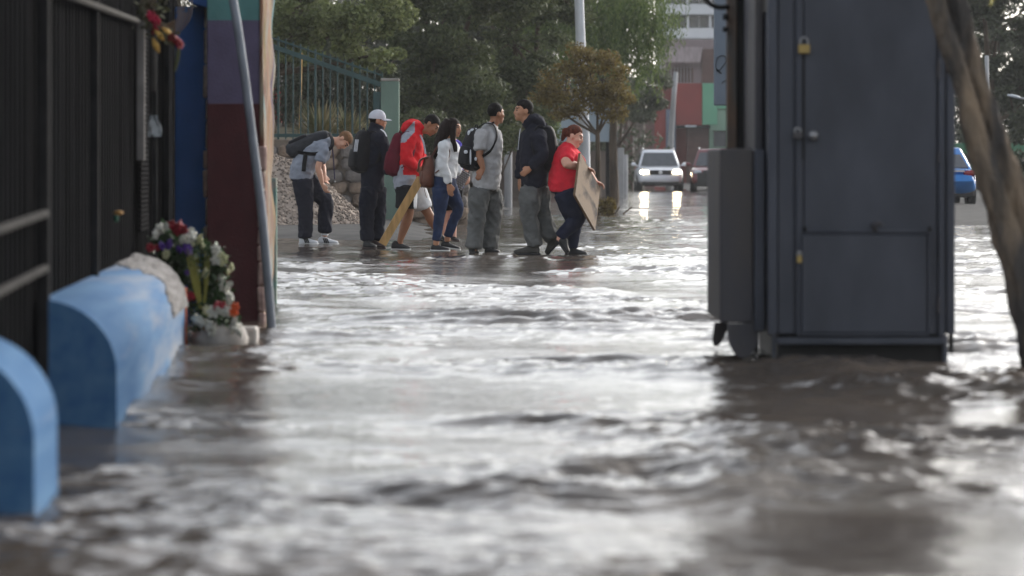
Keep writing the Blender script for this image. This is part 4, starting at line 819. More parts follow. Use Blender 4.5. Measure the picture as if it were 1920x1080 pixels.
# ================================================================== TWIN TRUNK (near right)
def remesh(g, voxel, smooth=2, disp=None, name='tmp'):
    V = np.vstack(g.v); me = newmesh(name, V, g.f); ob = bpy.data.objects.new(name, me); COL.objects.link(ob)
    md = ob.modifiers.new('r', 'REMESH'); md.mode = 'VOXEL'; md.voxel_size = voxel
    if smooth: ms = ob.modifiers.new('s', 'SMOOTH'); ms.factor = .5; ms.iterations = smooth
    dg = bpy.context.evaluated_depsgraph_get(); m2 = bpy.data.meshes.new_from_object(ob.evaluated_get(dg))
    n = len(m2.vertices); co = np.empty(n * 3, np.float32); m2.vertices.foreach_get('co', co); co = co.reshape(-1, 3).astype(float)
    nr = np.empty(n * 3, np.float32); m2.vertices.foreach_get('normal', nr); nr = nr.reshape(-1, 3)
    F = np.empty(len(m2.polygons) * 4, np.int32); lt = np.empty(len(m2.polygons), np.int32); m2.polygons.foreach_get('loop_total', lt)
    F = [tuple(p.vertices) for p in m2.polygons] if (lt != 4).any() else None
    if F is None: F = np.empty(len(m2.polygons) * 4, np.int32); m2.loops.foreach_get('vertex_index', F); F = F.reshape(-1, 4)
    bpy.data.objects.remove(ob); bpy.data.meshes.remove(me); bpy.data.meshes.remove(m2)
    if disp is not None: co = co + nr * disp(co)[:, None]
    return co, F
def vnoise(co, f, off=0.0): return np.array([mnoise.noise(Vector((p[0] * f[0] + off, p[1] * f[1], p[2] * f[2]))) for p in co])
Yt = 14.6
rt = root('twin_trunk_tree', (P(1950, 0, Yt)[0], Yt, 0), 'leaning tree with two twisted grey brown trunks at the right edge', 'tree')
def tp(l, dy=0): return [P(x, y, Yt + dy) for x, y in l]
g = G(); g.tube(tp([(1722, -140), (1738, -60), (1755, 0), (1784, 90), (1804, 160), (1828, 250), (1856, 340), (1898, 480), (1928, 600), (1948, 700), (1952, 790)], -.02), [.05, .048, .047, .044, .044, .050, .056, .065, .072, .08, .10], n=14, sub=4, wob=.25)
g.tube(tp([(1768, -140), (1780, -60), (1793, 0), (1816, 90), (1835, 160), (1866, 250), (1896, 340), (1940, 480), (1968, 600), (1985, 700), (1990, 790)], .035), [.05, .047, .046, .044, .044, .050, .058, .068, .08, .09, .11], n=14, sub=4, wob=.25)
g.tube(tp([(1848, 190), (1884, 270), (1914, 350), (1960, 480), (1990, 620), (1996, 790)], .02), [.015, .022, .03, .045, .055, .07], n=10, sub=4, wob=.3)
V, F = remesh(g, .010, 1, lambda c: .014 * (.4 - 1.4 * np.abs(vnoise(c, (26, 26, 3.5)))) + .011 * vnoise(c, (10, 10, 7), 5) + .004 * vnoise(c, (60, 60, 30), 9))
def trunk_material():
    m = mat('patchy_bark', lin(76, 73, 71), rough=.95, scale=6.5, col2=lin(146, 128, 108), bump=1.0, bscale=22, stretch=(1, 1, .3), bdist=.04, ramp=(.42, .68), detail=7, spec=.15); return m
mk('trunk', V, F, trunk_material(), rt, smooth=True)
top = P(1750, -140, Yt)
for dx, dy, dz in ((-.5, .3, .9), (.4, -.2, 1.2), (-.1, .9, 1.3), (-.9, -.4, 1.0)): G().tube([top, top + np.array([dx, dy, dz]) * .5 + (0, 0, .1), top + np.array([dx, dy, dz]) * 1.2], [.05, .035, .012], n=8, sub=3, wob=.2).build('limb', m_bark, rt, smooth=True)
r = np.random.RandomState(31); C = []
for i in range(46):
    p = top + np.array([-.2, .3, 1.35]) + r.normal(0, 1, 3) * (.75, .8, .35); d = r.normal(0, 1, (120, 3)); C.append(p + d * .14)
C = np.vstack(C); C = C[C[:, 2] > 2.15]; V, F = leafquads(C, .07, r); mk('crown', V, F, lm_park, rt)
p = P(1859, 3, Yt - .1); V, F = leafquads(np.array([p, p + (.01, 0, .02)]), .06, r, 1, 1); mk('leaf', V, F, mat('yellow_leaf', lin(190, 180, 60)), rt)

# ================================================================== PEOPLE
def skin(key, rgb): return cm('skin_' + key, lin(*rgb), var=.07, scale=12, rough=.55, spec=.3)
m_eye = dark('eye_dark', .015, rough=.2); m_lip = mat('lip', lin(152, 98, 86), rough=.5, var=.05)
def nrm(v): v = np.asarray(v, float); return v / (np.linalg.norm(v) + 1e-12)
def hand(g, w, d, nrml, curl=.5, size=1.0, side=1):
    """palm, four unequal bent fingers and a thumb from the side of the palm; w wrist, d pointing direction, nrml back-of-hand"""
    d = nrm(d); nrml = nrm(np.asarray(nrml, float) - d * np.dot(nrml, d)); s = np.cross(d, nrml) * side; S = size
    g.loft([w - d * .01 * S, w + d * .03 * S, w + d * .07 * S, w + d * .095 * S], [.026 * S, .036 * S, .040 * S, .036 * S], [.020 * S, .018 * S, .016 * S, .013 * S], lat=s, n=10, sub=2)
    for i, L in enumerate((.070, .080, .075, .058)):
        b = w + d * .085 * S + s * (.030 - .020 * i) * S; a = curl * (.5 + .1 * i); p = [b]; dd = d
        for k, fl in enumerate((.45, .3, .25)):
            ang = a * (.6 + .5 * k); dd = nrm(dd * math.cos(ang) - nrml * math.sin(ang)); p.append(p[-1] + dd * L * fl * S)
        g.tube(p, [.0095 * S, .009 * S, .0085 * S, .0075 * S], n=7, sub=2)
    b = w + d * .028 * S + s * .030 * S; dd = nrm(d * .75 + s * .65 - nrml * .35 * curl)
    g.tube([b, b + dd * .035 * S, b + (dd * .5 + d * .5) * .068 * S], [.012 * S, .0105 * S, .0085 * S], n=7, sub=2)
def headparts(g, c, f, u, S):
    """skull, jaw, nose, ears round centre c; f face direction, u up"""
    f = nrm(f); u = nrm(u - f * np.dot(u, f)); r = np.cross(f, u); A = [r, f, u]
    at = lambda a, b, h: c + (r * a + f * b + u * h) * S; R = lambda *q: np.array(q) * S
    g.ell(at(0, -.012, .030), R(.074, .092, .086), A, 18, 12); g.ell(at(0, .030, -.020), R(.062, .062, .078), A, 16, 10)
    g.ell(at(0, .034, -.062), R(.050, .056, .050), A, 14, 10); g.ell(at(0, .072, -.090), R(.022, .020, .020), A, 10, 8)
    g.loft([at(0, .088, .020), at(0, .099, -.008), at(0, .106, -.028), at(0, .088, -.038)], R(.008, .010, .013, .011), R(.008, .010, .010, .008), lat=r, n=8, sub=2)
    g.ell(at(0, .090, -.060), R(.022, .013, .013), A, 10, 7); g.ell(at(0, .078, .030), R(.050, .018, .014), A, 12, 7)
    for s in (-1, 1): g.ell(at(s * .074, -.012, -.012), R(.012, .020, .033), A, 8, 8); g.ell(at(s * .040, .062, -.025), R(.024, .022, .022), A, 8, 7)
    return A
def haircap(c, f, u, S, line=.050, drop=-.065, thick=1.0, sides=-.01, seed=0, quiff=.0, fade=None):
    """a shell over the skull that dips under the skin on the face"""
    f = nrm(f); u = nrm(u - f * np.dot(u, f)); r = np.cross(f, u); nu, nv = 44, 30; V = []; F = []
    cen = c + (f * -.012 + u * .030) * S
    for i in range(nv + 1):
        a = -math.pi / 2 + math.pi * i / nv
        for j in range(nu):
            t = 2 * math.pi * j / nu; d = np.array([math.cos(a) * math.cos(t), math.cos(a) * math.sin(t), math.sin(a)])
            h = .030 + .086 * d[2]; ff = -.012 + .092 * d[1]
            limit = drop + (line - drop) * float(sstep(-.035, .055, np.array(ff))) if ff > -.035 else drop
            if abs(d[0]) > .5 and -.03 < ff < .012: limit = max(limit, sides)
            limit += .014 * mnoise.noise(Vector((d[0] * 9, d[1] * 9, seed))); e = float(sstep(-.014, .022, np.array(h - limit)))
            k = .88 + e * (.135 + .09 * max(0, d[2]) * thick) + e * .035 * mnoise.noise(Vector(d * 7) + Vector((seed, 0, 0))) + e * .02 * mnoise.noise(Vector((d[0] * 26, d[1] * 26, d[2] * 9 + seed))) + e * quiff * max(0, d[1]) * max(0, d[2])
            V.append(cen + (r * d[0] * .074 + f * d[1] * .092 + u * d[2] * .086) * k * S)
    for i in range(nv):
        for j in range(nu): F.append((i * nu + j, i * nu + (j + 1) % nu, (i + 1) * nu + (j + 1) % nu, (i + 1) * nu + j))
    return V, F
def hairmat(key, rgb): return cm('hair_' + key, lin(*rgb), rough=.7, var=.35, scale=40, bump=.6, bscale=120, stretch=(1, 1, .25), spec=.12)
def shoe(par, heel, toe, m_up, m_sole, w=.047, hgt=.095, name='shoe', stripes=None, sole_h=.026):
    d = nrm(toe - heel); lat = nrm(np.cross(d, (0, 0, 1))); up = np.cross(lat, d); L = np.linalg.norm(toe - heel); g = G(); n = 16
    st = [(0, .55, .55), (.04, .75, .80), (.16, .82, 1.0), (.30, .84, .98), (.45, .92, .80), (.62, 1.0, .62), (.80, .97, .50), (.93, .72, .42), (1.0, .25, .32)]
    def rings(scale, z0, hf):
        V = []; th = np.arange(n) * 2 * math.pi / n
        for (t, a, b) in st:
            H = hf(b); c = heel + d * (L * (t * (1.0) + (scale - 1) * (t - .5))) + up * z0
            for q in th: x = math.copysign(abs(math.cos(q)) ** .75, math.cos(q)); z = .5 + .5 * math.copysign(abs(math.sin(q)) ** .7, math.sin(q)); V.append(c + lat * x * w * a * scale * (1 - .25 * z * (b > .7)) + up * z * H)
        F = [(i * n + j, i * n + (j + 1) % n, (i + 1) * n + (j + 1) % n, (i + 1) * n + j) for i in range(len(st) - 1) for j in range(n)] + [tuple(range(n)), tuple(range((len(st) - 1) * n, len(st) * n))]
        return V, F
    V, F = rings(1.0, sole_h * .6, lambda b: hgt * b); o = mk(name, V, F, m_up, par, smooth=True, angle=60)
    V, F = rings(1.07, 0, lambda b: sole_h); mk('sole', V, F, m_sole, o, smooth=True, angle=50)
    for q in (-1, 1):
        for k in range(3 if stripes else 0):
            t = .36 + .085 * k; a = heel + d * L * t + lat * q * w * 1.02 + up * (.030); b = heel + d * L * (t - .10) + lat * q * w * .84 + up * .088
            G().loft([a, (a + b) / 2 + lat * q * .004, b], .008, .004, lat=d, n=6, sub=2).build('stripe', stripes, o)
    g = G()
    for k in range(4): t = .38 + .07 * k; c = heel + d * L * t + up * (hgt * (.93 - .085 * k * 1.1) + .012); g.tube([c - lat * w * .5, c + up * .004, c + lat * w * .5], .0035, n=5)
    g.build('lace', m_sole if stripes else m_up, o); return o
class Person:
    def __init__(s, label, zoom, Y0, yaw, head, f, u, skinm, spine, group='people wading through the flood'):
        s.ox, s.oy = zoom; s.Y0 = Y0; s.R = np.array([math.sin(RAD(yaw)), -math.cos(RAD(yaw)), 0]); s.Fw = np.array([math.cos(RAD(yaw)), math.sin(RAD(yaw)), 0])
        s.head = s.q(*head); s.f = nrm(f); s.u = nrm(u); s.sk = skinm; s.sp = spine; s.label = label; s.group = group
        s.base = s.q(spine[0][0], spine[0][1]); s.base[2] = 0
        s.limbs = {}; s.hands = {}; s.o = None
    def q(s, zx, zy, dy=0): return P(s.ox + zx / 3.374, s.oy + zy / 3.374, s.Y0 + dy)
    def qs(s, l): return [s.q(*p) for p in l]
    def body(s, arms, legs, hs=1.0, arm_r=1.0, hands=None, leg_r=1.0):
        g = G(); A = headparts(g, s.head, s.f, s.u, hs); uu = A[2]
        nk = s.qs([p[:3] for p in s.sp])[-1]
        g.tube([nk - (0, 0, .03), nk, s.head - uu * .085 * hs - s.f * .012, s.head - uu * .03 * hs - s.f * .015], [.062, .054, .052 * hs, .05 * hs], n=12, sub=2)
        pts = s.qs([p[:3] for p in s.sp]); g.loft(pts, [p[3] * .86 for p in s.sp], [p[4] * .86 for p in s.sp], lat=s.R, n=18, sub=3)
        for i, a in enumerate(arms):
            p = s.qs(a); k = arm_r; m1 = p[0] * .5 + p[1] * .5; m2 = p[1] * .65 + p[2] * .35
            g.tube([p[0], m1, p[1], m2, p[2]], [.050 * k, .046 * k, .038 * k, .039 * k, .026 * k], n=12, sub=3)
            if hands and hands[i]: d, n, cu = hands[i][:3]; hand(g, p[2], d, n, cu, .95, hands[i][3] if len(hands[i]) > 3 else 1)
        for L in legs:
            p = s.qs(L); m1 = p[0] * .5 + p[1] * .5; m2 = p[1] * .62 + p[2] * .38; k = leg_r
            g.tube([p[0], m1, p[1], m2, p[2], p[2] - (0, 0, .05)], [.085 * k, .075 * k, .054 * k, .056 * k, .036, .036], n=12, sub=3)
        V, F = remesh(g, .0095, 2)
        r, f, u = A; at = lambda a, b, h: s.head + (r * a + f * b + u * h) * hs; cen = V[np.asarray(F)].mean(1) if isinstance(F, np.ndarray) else np.array([V[list(q)].mean(0) for q in F]); mi = np.zeros(len(cen), int)
        for sd in (-1, 1):
            mi[np.linalg.norm((cen - at(sd * .030, .085, .006)) / np.array([1, 1, .6]), axis=1) < .013 * hs] = 1; d = cen - at(sd * .031, .088, .030); mi[(np.abs(d @ r) < .019 * hs) & (np.abs(d @ u) < .006 * hs) & (np.abs(d @ f) < .03)] = 1
        d = cen - at(0, .095, -.060); mi[(np.abs(d @ r) < .022 * hs) & (np.abs(d @ u) < .009 * hs) & (np.abs(d @ f) < .03)] = 2
        s.o = mk('person', V, F, [s.sk, m_eye, m_lip], None, True, loc=s.base, mi=mi); tag(s.o, s.label, 'person', s.group); s.hs = hs; s.arms = arms; s.legs = legs; return s
    def garment(s, name, g, mats, voxel=.012, amp=.007, pick=None, sm=2, fq=(9, 9, 10)):
        fold = lambda c: amp * 2.2 * (.5 - 1.6 * np.abs(vnoise(c + np.outer(c[:, 2], (.5, 0, 0)), fq, s.base[0]))) + amp * 1.1 * (.4 - 1.3 * np.abs(vnoise(c + np.outer(c[:, 2], (-.4, 0, 0)), (17, 17, 20), 3 + s.base[0])))
        V, F = remesh(g, voxel, sm, fold); mi = None
        if pick is not None: cen = V[F].mean(1) if isinstance(F, np.ndarray) else np.array([V[list(q)].mean(0) for q in F]); mi = pick(cen)
        return mk(name, V, F, mats, s.o, True, mi=mi)
    def top(s, name, mats, sleeve='short', sl_r=1.0, k0=0, grow=1.0, amp=.007, pick=None, extra=None, cuff=.92, neck=True):
        g = G(); pts = s.qs([p[:3] for p in s.sp])[k0:]; w = [p[3] * grow for p in s.sp][k0:]; d = [p[4] * grow for p in s.sp][k0:]
        g.loft(pts, w, d, lat=s.R, n=20, sub=3)
        for a in s.arms:
            p = s.qs(a); e = pts[-3] * .55 + p[0] * .45
            if sleeve == 'short': end = p[0] * .32 + p[1] * .68; g.tube([e, p[0], (p[0] + end) / 2, end], [.085 * sl_r, .070 * sl_r, .066 * sl_r, .064 * sl_r], n=12, sub=3)
            elif sleeve: end = p[1] * (1 - cuff) + p[2] * cuff; g.tube([e, p[0], p[0] * .5 + p[1] * .5, p[1], p[1] * .5 + end * .5, end], [.085 * sl_r, .072 * sl_r, .064 * sl_r, .057 * sl_r, .052 * sl_r, .042 * sl_r], n=12, sub=3)
        if extra: extra(g)
        return s.garment(name, g, mats, .012, amp, pick)
    def pants(s, name, mats, rad, frac=1.0, amp=.008, pick=None, waist=1.0, rise=.76):
        g = G(); pts = s.qs([p[:3] for p in s.sp]); w = s.sp[0][3], s.sp[1][3]; c0, c1 = pts[0], pts[1]
        g.loft([c0 - (c1 - c0) * .25, c0, c1], [w[0] * .75 * waist, w[0] * .93 * waist, w[1] * rise], [s.sp[0][4] * .75 * waist, s.sp[0][4] * .94 * waist, s.sp[1][4] * rise], lat=s.R, n=18, sub=3)
        for L in s.legs:
            p = s.qs(L); m1 = p[0] * .5 + p[1] * .5; m2 = p[1] * .5 + p[2] * .5
            if len(rad) == 5: q = [p[0], m1, p[1], m2, p[2] + (p[2] - m2) * (frac - 1)]; rr = rad
            else: q = [p[0], m1, p[1] * frac * 1.0 + p[0] * (1 - frac)]; rr = rad[:3]
            g.tube(q, rr, n=14, sub=3)
        return s.garment(name, g, mats, .012, amp, pick, fq=(11, 11, 5))
    def hair(s, m, **k): V, F = haircap(s.head, s.f, s.u, s.hs, **k); return mk('hair', V, F, m, s.o, True)
def backpack(label, c, back, up, lat, size, m, m2, straps, pocket=True, taper=.8, extra=None):
    """rounded sack with front pocket, straps and grab handle; back = direction away from the wearer"""
    back, up, lat = nrm(back), nrm(up), nrm(lat); W, H, D = size; rt = root('backpack', c - up * H / 2, label, 'backpack', 'backpacks worn by the students')
    pts = [c + up * H * t for t in (-.5, -.47, -.35, -.1, .15, .35, .46, .5)]; k = [.55, .85, 1, 1, .97, .9, .68, .3]; kd = [.6, .9, 1.05, 1.05, .95, .78, .5, .2]
    g = G().loft(pts, [W / 2 * q * (1 - (1 - taper) * max(0, t - 3) / 4) for t, q in enumerate(k)], [D / 2 * q for q in kd], lat=lat, n=22, sub=3, exp=.72); V, F = remesh(g, .012, 1, lambda q: .007 * vnoise(q, (9, 9, 9), c[0]) + .004 * vnoise(q, (25, 25, 25), 2)); mk('sack', V, F, m, rt, True)
    if pocket: 
        pc = c + back * D * .42 - up * H * .14; g = G().loft([pc + up * H * t for t in (-.26, -.22, 0, .16, .20)], [W * .28, W * .38, W * .40, W * .36, W * .2], [D * .12, D * .2, D * .22, D * .18, D * .08], lat=lat, n=16, sub=3, exp=.7); mk('front_pocket', np.vstack(g.v), g.f, m2, rt, True, angle=60)
    for st in straps: G().loft(st, .026, .007, lat=None, n=10, sub=4).build('strap', m2, rt, smooth=True)
    t = c + up * H * .47; G().tube([t - lat * .03, t - lat * .02 + up * .035, t + lat * .02 + up * .035, t + lat * .03], .007, n=7, sub=3).build('handle', m2, rt, smooth=True)
    if extra: extra(rt, c, back, up, lat)
    return rt
Z1, Z2 = (520, 170), (780, 170)
sk_light, sk_tan, sk_mid, sk_pink = skin('light', (206, 158, 134)), skin('tan', (150, 104, 78)), skin('mid', (176, 128, 100)), skin('pink', (214, 164, 142))
wsole = mat('white_rubber', lin(205, 205, 202), rough=.6, var=.08); wup = mat('white_leather', lin(200, 202, 206), rough=.6, var=.08); bup = dark('black_shoe', .022, rough=.6); bsole = dark('black_sole', .03, rough=.8); brup = mat('brown_shoe', lin(58, 44, 40), rough=.6); gup = mat('grey_boot', lin(66, 64, 60), rough=.75, var=.2)
navy, navy2 = cloth('navy', (35, 36, 46)), cloth('navy_track', (29, 31, 42)); gtee, gtee2 = cloth('grey_tee', (136, 142, 154)), cloth('ash_tee', (168, 167, 168)); gpants = cloth('grey_school_trousers', (98, 99, 98), var=.16)
blackc, white = cloth('black_cloth', (30, 30, 33)), cloth('white_knit', (212, 214, 216), bscale=90); redc, greyr = cloth('red_fleece', (200, 34, 42)), cloth('grey_rib', (150, 154, 164)); jeans, jeans2 = cloth('blue_jeans', (44, 56, 84), var=.3), cloth('dark_jeans', (36, 40, 58), var=.2)
coral, purple, maroon = cloth('coral_shirt', (214, 48, 62)), cloth('purple_shirt', (76, 66, 160)), cloth('maroon_pack', (92, 28, 42)); dgrey = cloth('charcoal_pack', (52, 54, 58)); brownl = mat('brown_leather', lin(98, 58, 42), rough=.5, var=.25, scale=12, bump=.3); blackp = cloth('black_pack', (28, 28, 31), rough=.7); whitep = cloth('white_print', (205, 208, 214), bump=.1)
h_black, h_brown, h_aub, h_sand = hairmat('black', (22, 19, 18)), hairmat('darkbrown', (34, 25, 22)), hairmat('auburn', (92, 50, 38)), hairmat('sandy', (120, 88, 62))

# --- 1 boy bending over, rolling up his trouser leg
p = Person('boy in grey t-shirt bending forward over his rolled trouser leg, white sneakers', Z1, 39.6, 0, (418, 312), (.30, -.18, -.93), (.93, 0, .36), sk_light,
           [(150, 560, 0, .165, .135), (158, 500, 0, .175, .15), (195, 425, 0, .17, .15), (255, 360, 0, .175, .14), (310, 332, 0, .13, .09), (345, 318, 0, .065, .06)])
p.body([[(295, 370, -.17), (258, 485, -.21), (285, 590, -.17)], [(305, 365, .17), (285, 470, .2), (298, 530, .06)]], [[(160, 570, -.09), (180, 735, -.1), (177, 930, -.1)], [(190, 570, .09), (305, 705, .08), (300, 895, .08)]], hands=[((.42, 0, -.9), (-.7, -.6, -.2), .8, -1), ((.2, -.3, -.9), (-.6, .6, 0), .8)])
p.top('t_shirt', gtee, 'short', 1.08); p.pants('trousers', navy, [.125, .115, .095, .085, .088], .97); p.hair(h_sand, line=.040, drop=-.05, thick=.4)
shoe(p.o, p.q(138, 978, -.1), p.q(258, 978, -.1), wup, wsole, stripes=bup); shoe(p.o, p.q(258, 978, .08), p.q(386, 978, .08), wup, wsole, stripes=bup)
G().lathe(p.q(300, 905, .08), [(.044, -.02), (.044, .03), (.046, .07)], n=14).build('sock', wup, p.o, smooth=True)
G().tube(p.qs([(345, 335, -.06), (352, 400, -.1), (358, 480, -.1), (363, 560, -.1)]), .008, n=6, sub=3).build('lanyard', cloth('lanyard', (50, 46, 70)), p.o); G().box(*sum([[v - .012, v + .012] for v in p.q(364, 575, -.1)], []), .004).build('lanyard_clip', m_steel, p.o)
up = nrm(p.q(335, 290) - p.q(90, 400)); bk = nrm(np.cross(up, (0, 1, 0)) * -1); bk = bk if bk[2] > 0 else -bk
backpack('charcoal backpack lying across the bending boy\'s back', p.q(196, 330) + bk * .0, bk, up, (0, 1, 0), (.30, .56, .19), dgrey, blackp, [p.qs([(330, 270, -.12), (350, 320, -.17), (330, 370, -.2), (240, 400, -.2), (130, 390, -.17)]), p.qs([(330, 270, .1), (350, 320, .14), (300, 400, .18)]), p.qs([(180, 395, -.18), (172, 450, -.19), (166, 510, -.19)])])

# --- 2 boy with cap
p = Person('boy in dark navy tracksuit with pale grey cap, standing upright', Z1, 37.5, 22, (636, 188), (.93, .25, -.08), (.08, 0, 1), sk_mid,
           [(603, 620, 0, .16, .125), (603, 535, 0, .17, .135), (610, 430, 0, .172, .135), (618, 320, 0, .175, .125), (618, 262, 0, .13, .085), (620, 235, 0, .065, .062)])
p.body([[(648, 300, -.15), (694, 405, -.17), (700, 490, -.08)], [(590, 300, .17), (640, 410, .19), (680, 490, .10)]], [[(580, 620, -.08), (568, 770, -.08), (566, 940, -.08)], [(628, 620, .08), (640, 770, .08), (630, 935, .06)]])
p.top('jacket', [navy2, whitep], 'long', 1.12, cuff=1.0, extra=lambda g: (g.loft(p.qs([(622, 262), (625, 235), (632, 215)]), [.10, .085, .082], n=16, sub=2), g.ell(p.q(697, 500, -.1), (.06, .06, .06))))
p.pants('trousers', navy2, [.11, .105, .088, .078, .082], 1.05); p.hair(h_black, line=.03, drop=-.09, thick=0)
G().loft(p.qs([(655, 245, -.13), (678, 262, -.16), (692, 290, -.18)]), .012, .006, n=6, sub=2).build('shoulder_stripe', whitep, p.o)
capm = cloth('pale_cap', (190, 192, 200), bump=.15); c, f, u = p.head, p.f, nrm(p.u - p.f * np.dot(p.u, p.f)); r = np.cross(f, u); V = []; F = []
for i in range(9):
    a = RAD(-8 + 98 * i / 8)
    for j in range(24): t = j * math.pi / 12; V.append(c + u * (.030 + .098 * max(math.sin(a), -.2)) + (r * math.cos(t) * .086 + f * (math.sin(t) * .104 - .010)) * math.cos(a))
F = [(i * 24 + j, i * 24 + (j + 1) % 24, (i + 1) * 24 + (j + 1) % 24, (i + 1) * 24 + j) for i in range(8) for j in range(24)]
cp = mk('cap', V, F, capm, p.o, True)
g = G(); V = []; F = []
for i in range(5):
    for j in range(13): t = RAD(20 + 140 * j / 12); e = i / 4; V.append(c + u * (.030 - .012 * e - .012 * math.cos(t) ** 2) + r * math.cos(t) * (.086 - .010 * e) + f * (math.sin(t) * (.098 + .082 * e) - .006))
k = len(V); F = [tuple(q) for q in gridfaces(5, 13)]; V += [v - u * .006 for v in V]; F += [tuple(k + i for i in q[::-1]) for q in F]; mk('brim', V, F, capm, cp, True)
shoe(p.o, p.q(546, 1000, -.10), p.q(625, 1006, -.18), bup, brup); shoe(p.o, p.q(580, 1000, .02), p.q(685, 1004, -.02), brup, brup)
bk = -p.Fw; c = p.q(532, 382, -.05)
def stripes3(rt, c, back, up, lat):
    for k in range(3): a = P(520 + (486 + 8 * k) / 3.374, 170 + 385 / 3.374, 37.5 - .05 - .17); b = a + np.array([.018, 0, .14]); G().loft([a, (a + b) / 2, b], .0055, .003, lat=(1, 0, 0), n=6, sub=1).build('stripe', whitep, rt)
backpack('black backpack with three short white stripes, worn by the boy in the cap', c, bk, (.10, 0, 1), p.R, (.30, .49, .20), blackp, blackp, [p.qs([(585, 260, -.10), (625, 262, -.14), (655, 330, -.19), (640, 440, -.17), (580, 490, -.14)])], extra=stripes3)

# --- 3 boy in red hoodie with plank
p = Person('boy in red and grey hoodie and black shorts looking down, holding a plank', Z1, 37.0, 5, (972, 215), (.74, -.12, -.66), (.66, 0, .75), sk_tan,
           [(808, 620, 0, .165, .135), (815, 540, 0, .175, .145), (832, 430, 0, .18, .15), (850, 320, 0, .185, .135), (872, 268, 0, .13, .095), (895, 240, 0, .066, .066)])
p.body([[(832, 310, -.18), (815, 430, -.23), (880, 488, -.20)], [(870, 310, .16), (905, 420, .2), (905, 500, .02)]], [[(815, 630, -.09), (832, 780, -.1), (778, 945, -.1)], [(865, 630, .09), (950, 770, .1), (1015, 895, .16)]], hands=[((.75, .1, -.6), (-.2, -.9, -.1), .9, -1), ((.1, -.4, -.9), (.5, .6, .2), .9)], leg_r=1.05)
hem, shl = p.q(0, 545)[2], p.q(0, 300)[2]; xs_ = p.q(800, 0)[0]
def red_pick(c):
    m = np.zeros(len(c), int); m[(c[:, 2] < hem + .02) & (c[:, 0] < p.q(880, 0)[0])] = 1; m[(c[:, 2] < p.q(0, 470)[2]) & (c[:, 0] < p.q(800, 0)[0])] = 1
    d = np.abs((c - p.q(825, 275, -.15)) @ nrm((.75, 0, -.66))); m[(d < .045) & (c[:, 1] < p.Y0 - .05) & (c[:, 2] > p.q(0, 330)[2]) & (c[:, 0] < p.q(872, 0)[0])] = 1; return m
p.top('hoodie', [redc, greyr], 'long', 1.22, cuff=.96, pick=red_pick, extra=lambda g: (g.loft(p.qs([(800, 255, 0), (818, 225, 0), (850, 205, 0), (890, 215, 0), (915, 245, 0)]), [.09, .115, .11, .095, .08], [.042, .046, .044, .04, .035], lat=(0, 1, 0), n=14, sub=3)))
g = G().loft(p.qs([(812, 660), (812, 620), (816, 560)]), [.14, .158, .14], [.11, .128, .11], lat=p.R, n=18, sub=3)
g.loft(p.qs([(815, 610, -.08), (818, 680, -.09), (816, 738, -.09), (816, 742, -.09)]), [.118, .122, .125, .118], n=16, sub=2); g.loft(p.qs([(880, 615, .06), (905, 680, .08), (922, 738, .09), (923, 742, .09)]), [.10, .105, .108, .10], n=16, sub=2)
p.garment('shorts', g, [blackc, white], .011, .004, lambda c: ((c[:, 0] > p.q(866, 0)[0]) & (c[:, 2] < p.q(0, 612)[2])).astype(int), 1, (11, 11, 4)); p.hair(h_black, line=.045, drop=-.05, thick=.6)
G().loft(p.qs([(905, 280, -.10), (925, 330, -.16), (938, 400, -.17)]), .012, .004, n=6, sub=3).build('neck_strap', greyr, p.o)
shoe(p.o, p.q(722, 1008, -.1), p.q(842, 1010, -.1), bup, wsole, sole_h=.02); shoe(p.o, p.q(985, 935, .16), p.q(1060, 960, .18), bup, bsole)
backpack('maroon backpack worn by the boy in the red hoodie', p.q(752, 400, 0), (-1, 0, .05), (.16, 0, 1), (0, 1, 0), (.31, .50, .19), maroon, maroon, [p.qs([(790, 268, -.12), (840, 262, -.16), (870, 320, -.19), (850, 430, -.21), (790, 490, -.15)])])
g = G(); a, b = p.q(664, 972, -.28), p.q(908, 552, -.20); d = nrm(b - a); s_ = nrm(np.cross(d, (0, 1, .15))); g.obox((a + b) / 2, (np.linalg.norm(b - a) / 2, .047, .022), [d, s_, np.cross(d, s_)], .004)
o = g.build('wooden_plank', mat('raw_pine', lin(178, 142, 92), rough=.8, var=.2, scale=4, bump=.3, stretch=(6, 6, 1.2)), loc=(a[0], a[1], 0)); tag(o, 'long raw wooden plank held slanting to the ground by the boy in red', 'plank')

# --- 4 girl
p = Person('girl with long dark hair, white sweater and blue jeans', Z1, 36.2, -12, (1112, 235), (.90, -.42, -.08), (.06, 0, 1), sk_mid,
           [(1055, 605, 0, .165, .14), (1058, 545, 0, .160, .135), (1072, 460, 0, .15, .13), (1085, 380, 0, .155, .13), (1085, 330, 0, .12, .09), (1085, 303, 0, .055, .055)])
p.body([[(1055, 352, -.16), (1046, 465, -.19), (1086, 588, -.2)], [(1110, 352, .14), (1140, 450, .16), (1140, 530, .06)]], [[(1035, 615, -.085), (1028, 770, -.09), (1006, 950, -.09)], [(1085, 615, .085), (1142, 750, .09), (1078, 925, .09)]], hs=.93, arm_r=.85, hands=[((.15, 0, -1), (-.2, -1, 0), .45, -1), None], leg_r=.85)
p.top('sweater', white, 'long', 1.0, k0=1, cuff=.97, amp=.006); p.pants('jeans', jeans, [.102, .09, .066, .056, .047], .97, amp=.004, rise=.97)
G().lathe(p.q(1086, 585, -.2), [(.030, -.012), (.034, 0), (.030, .012)], n=12).build('wristband', bup, p.o)
p.hair(h_brown, line=.045, drop=-.10, thick=.5, sides=-.2)
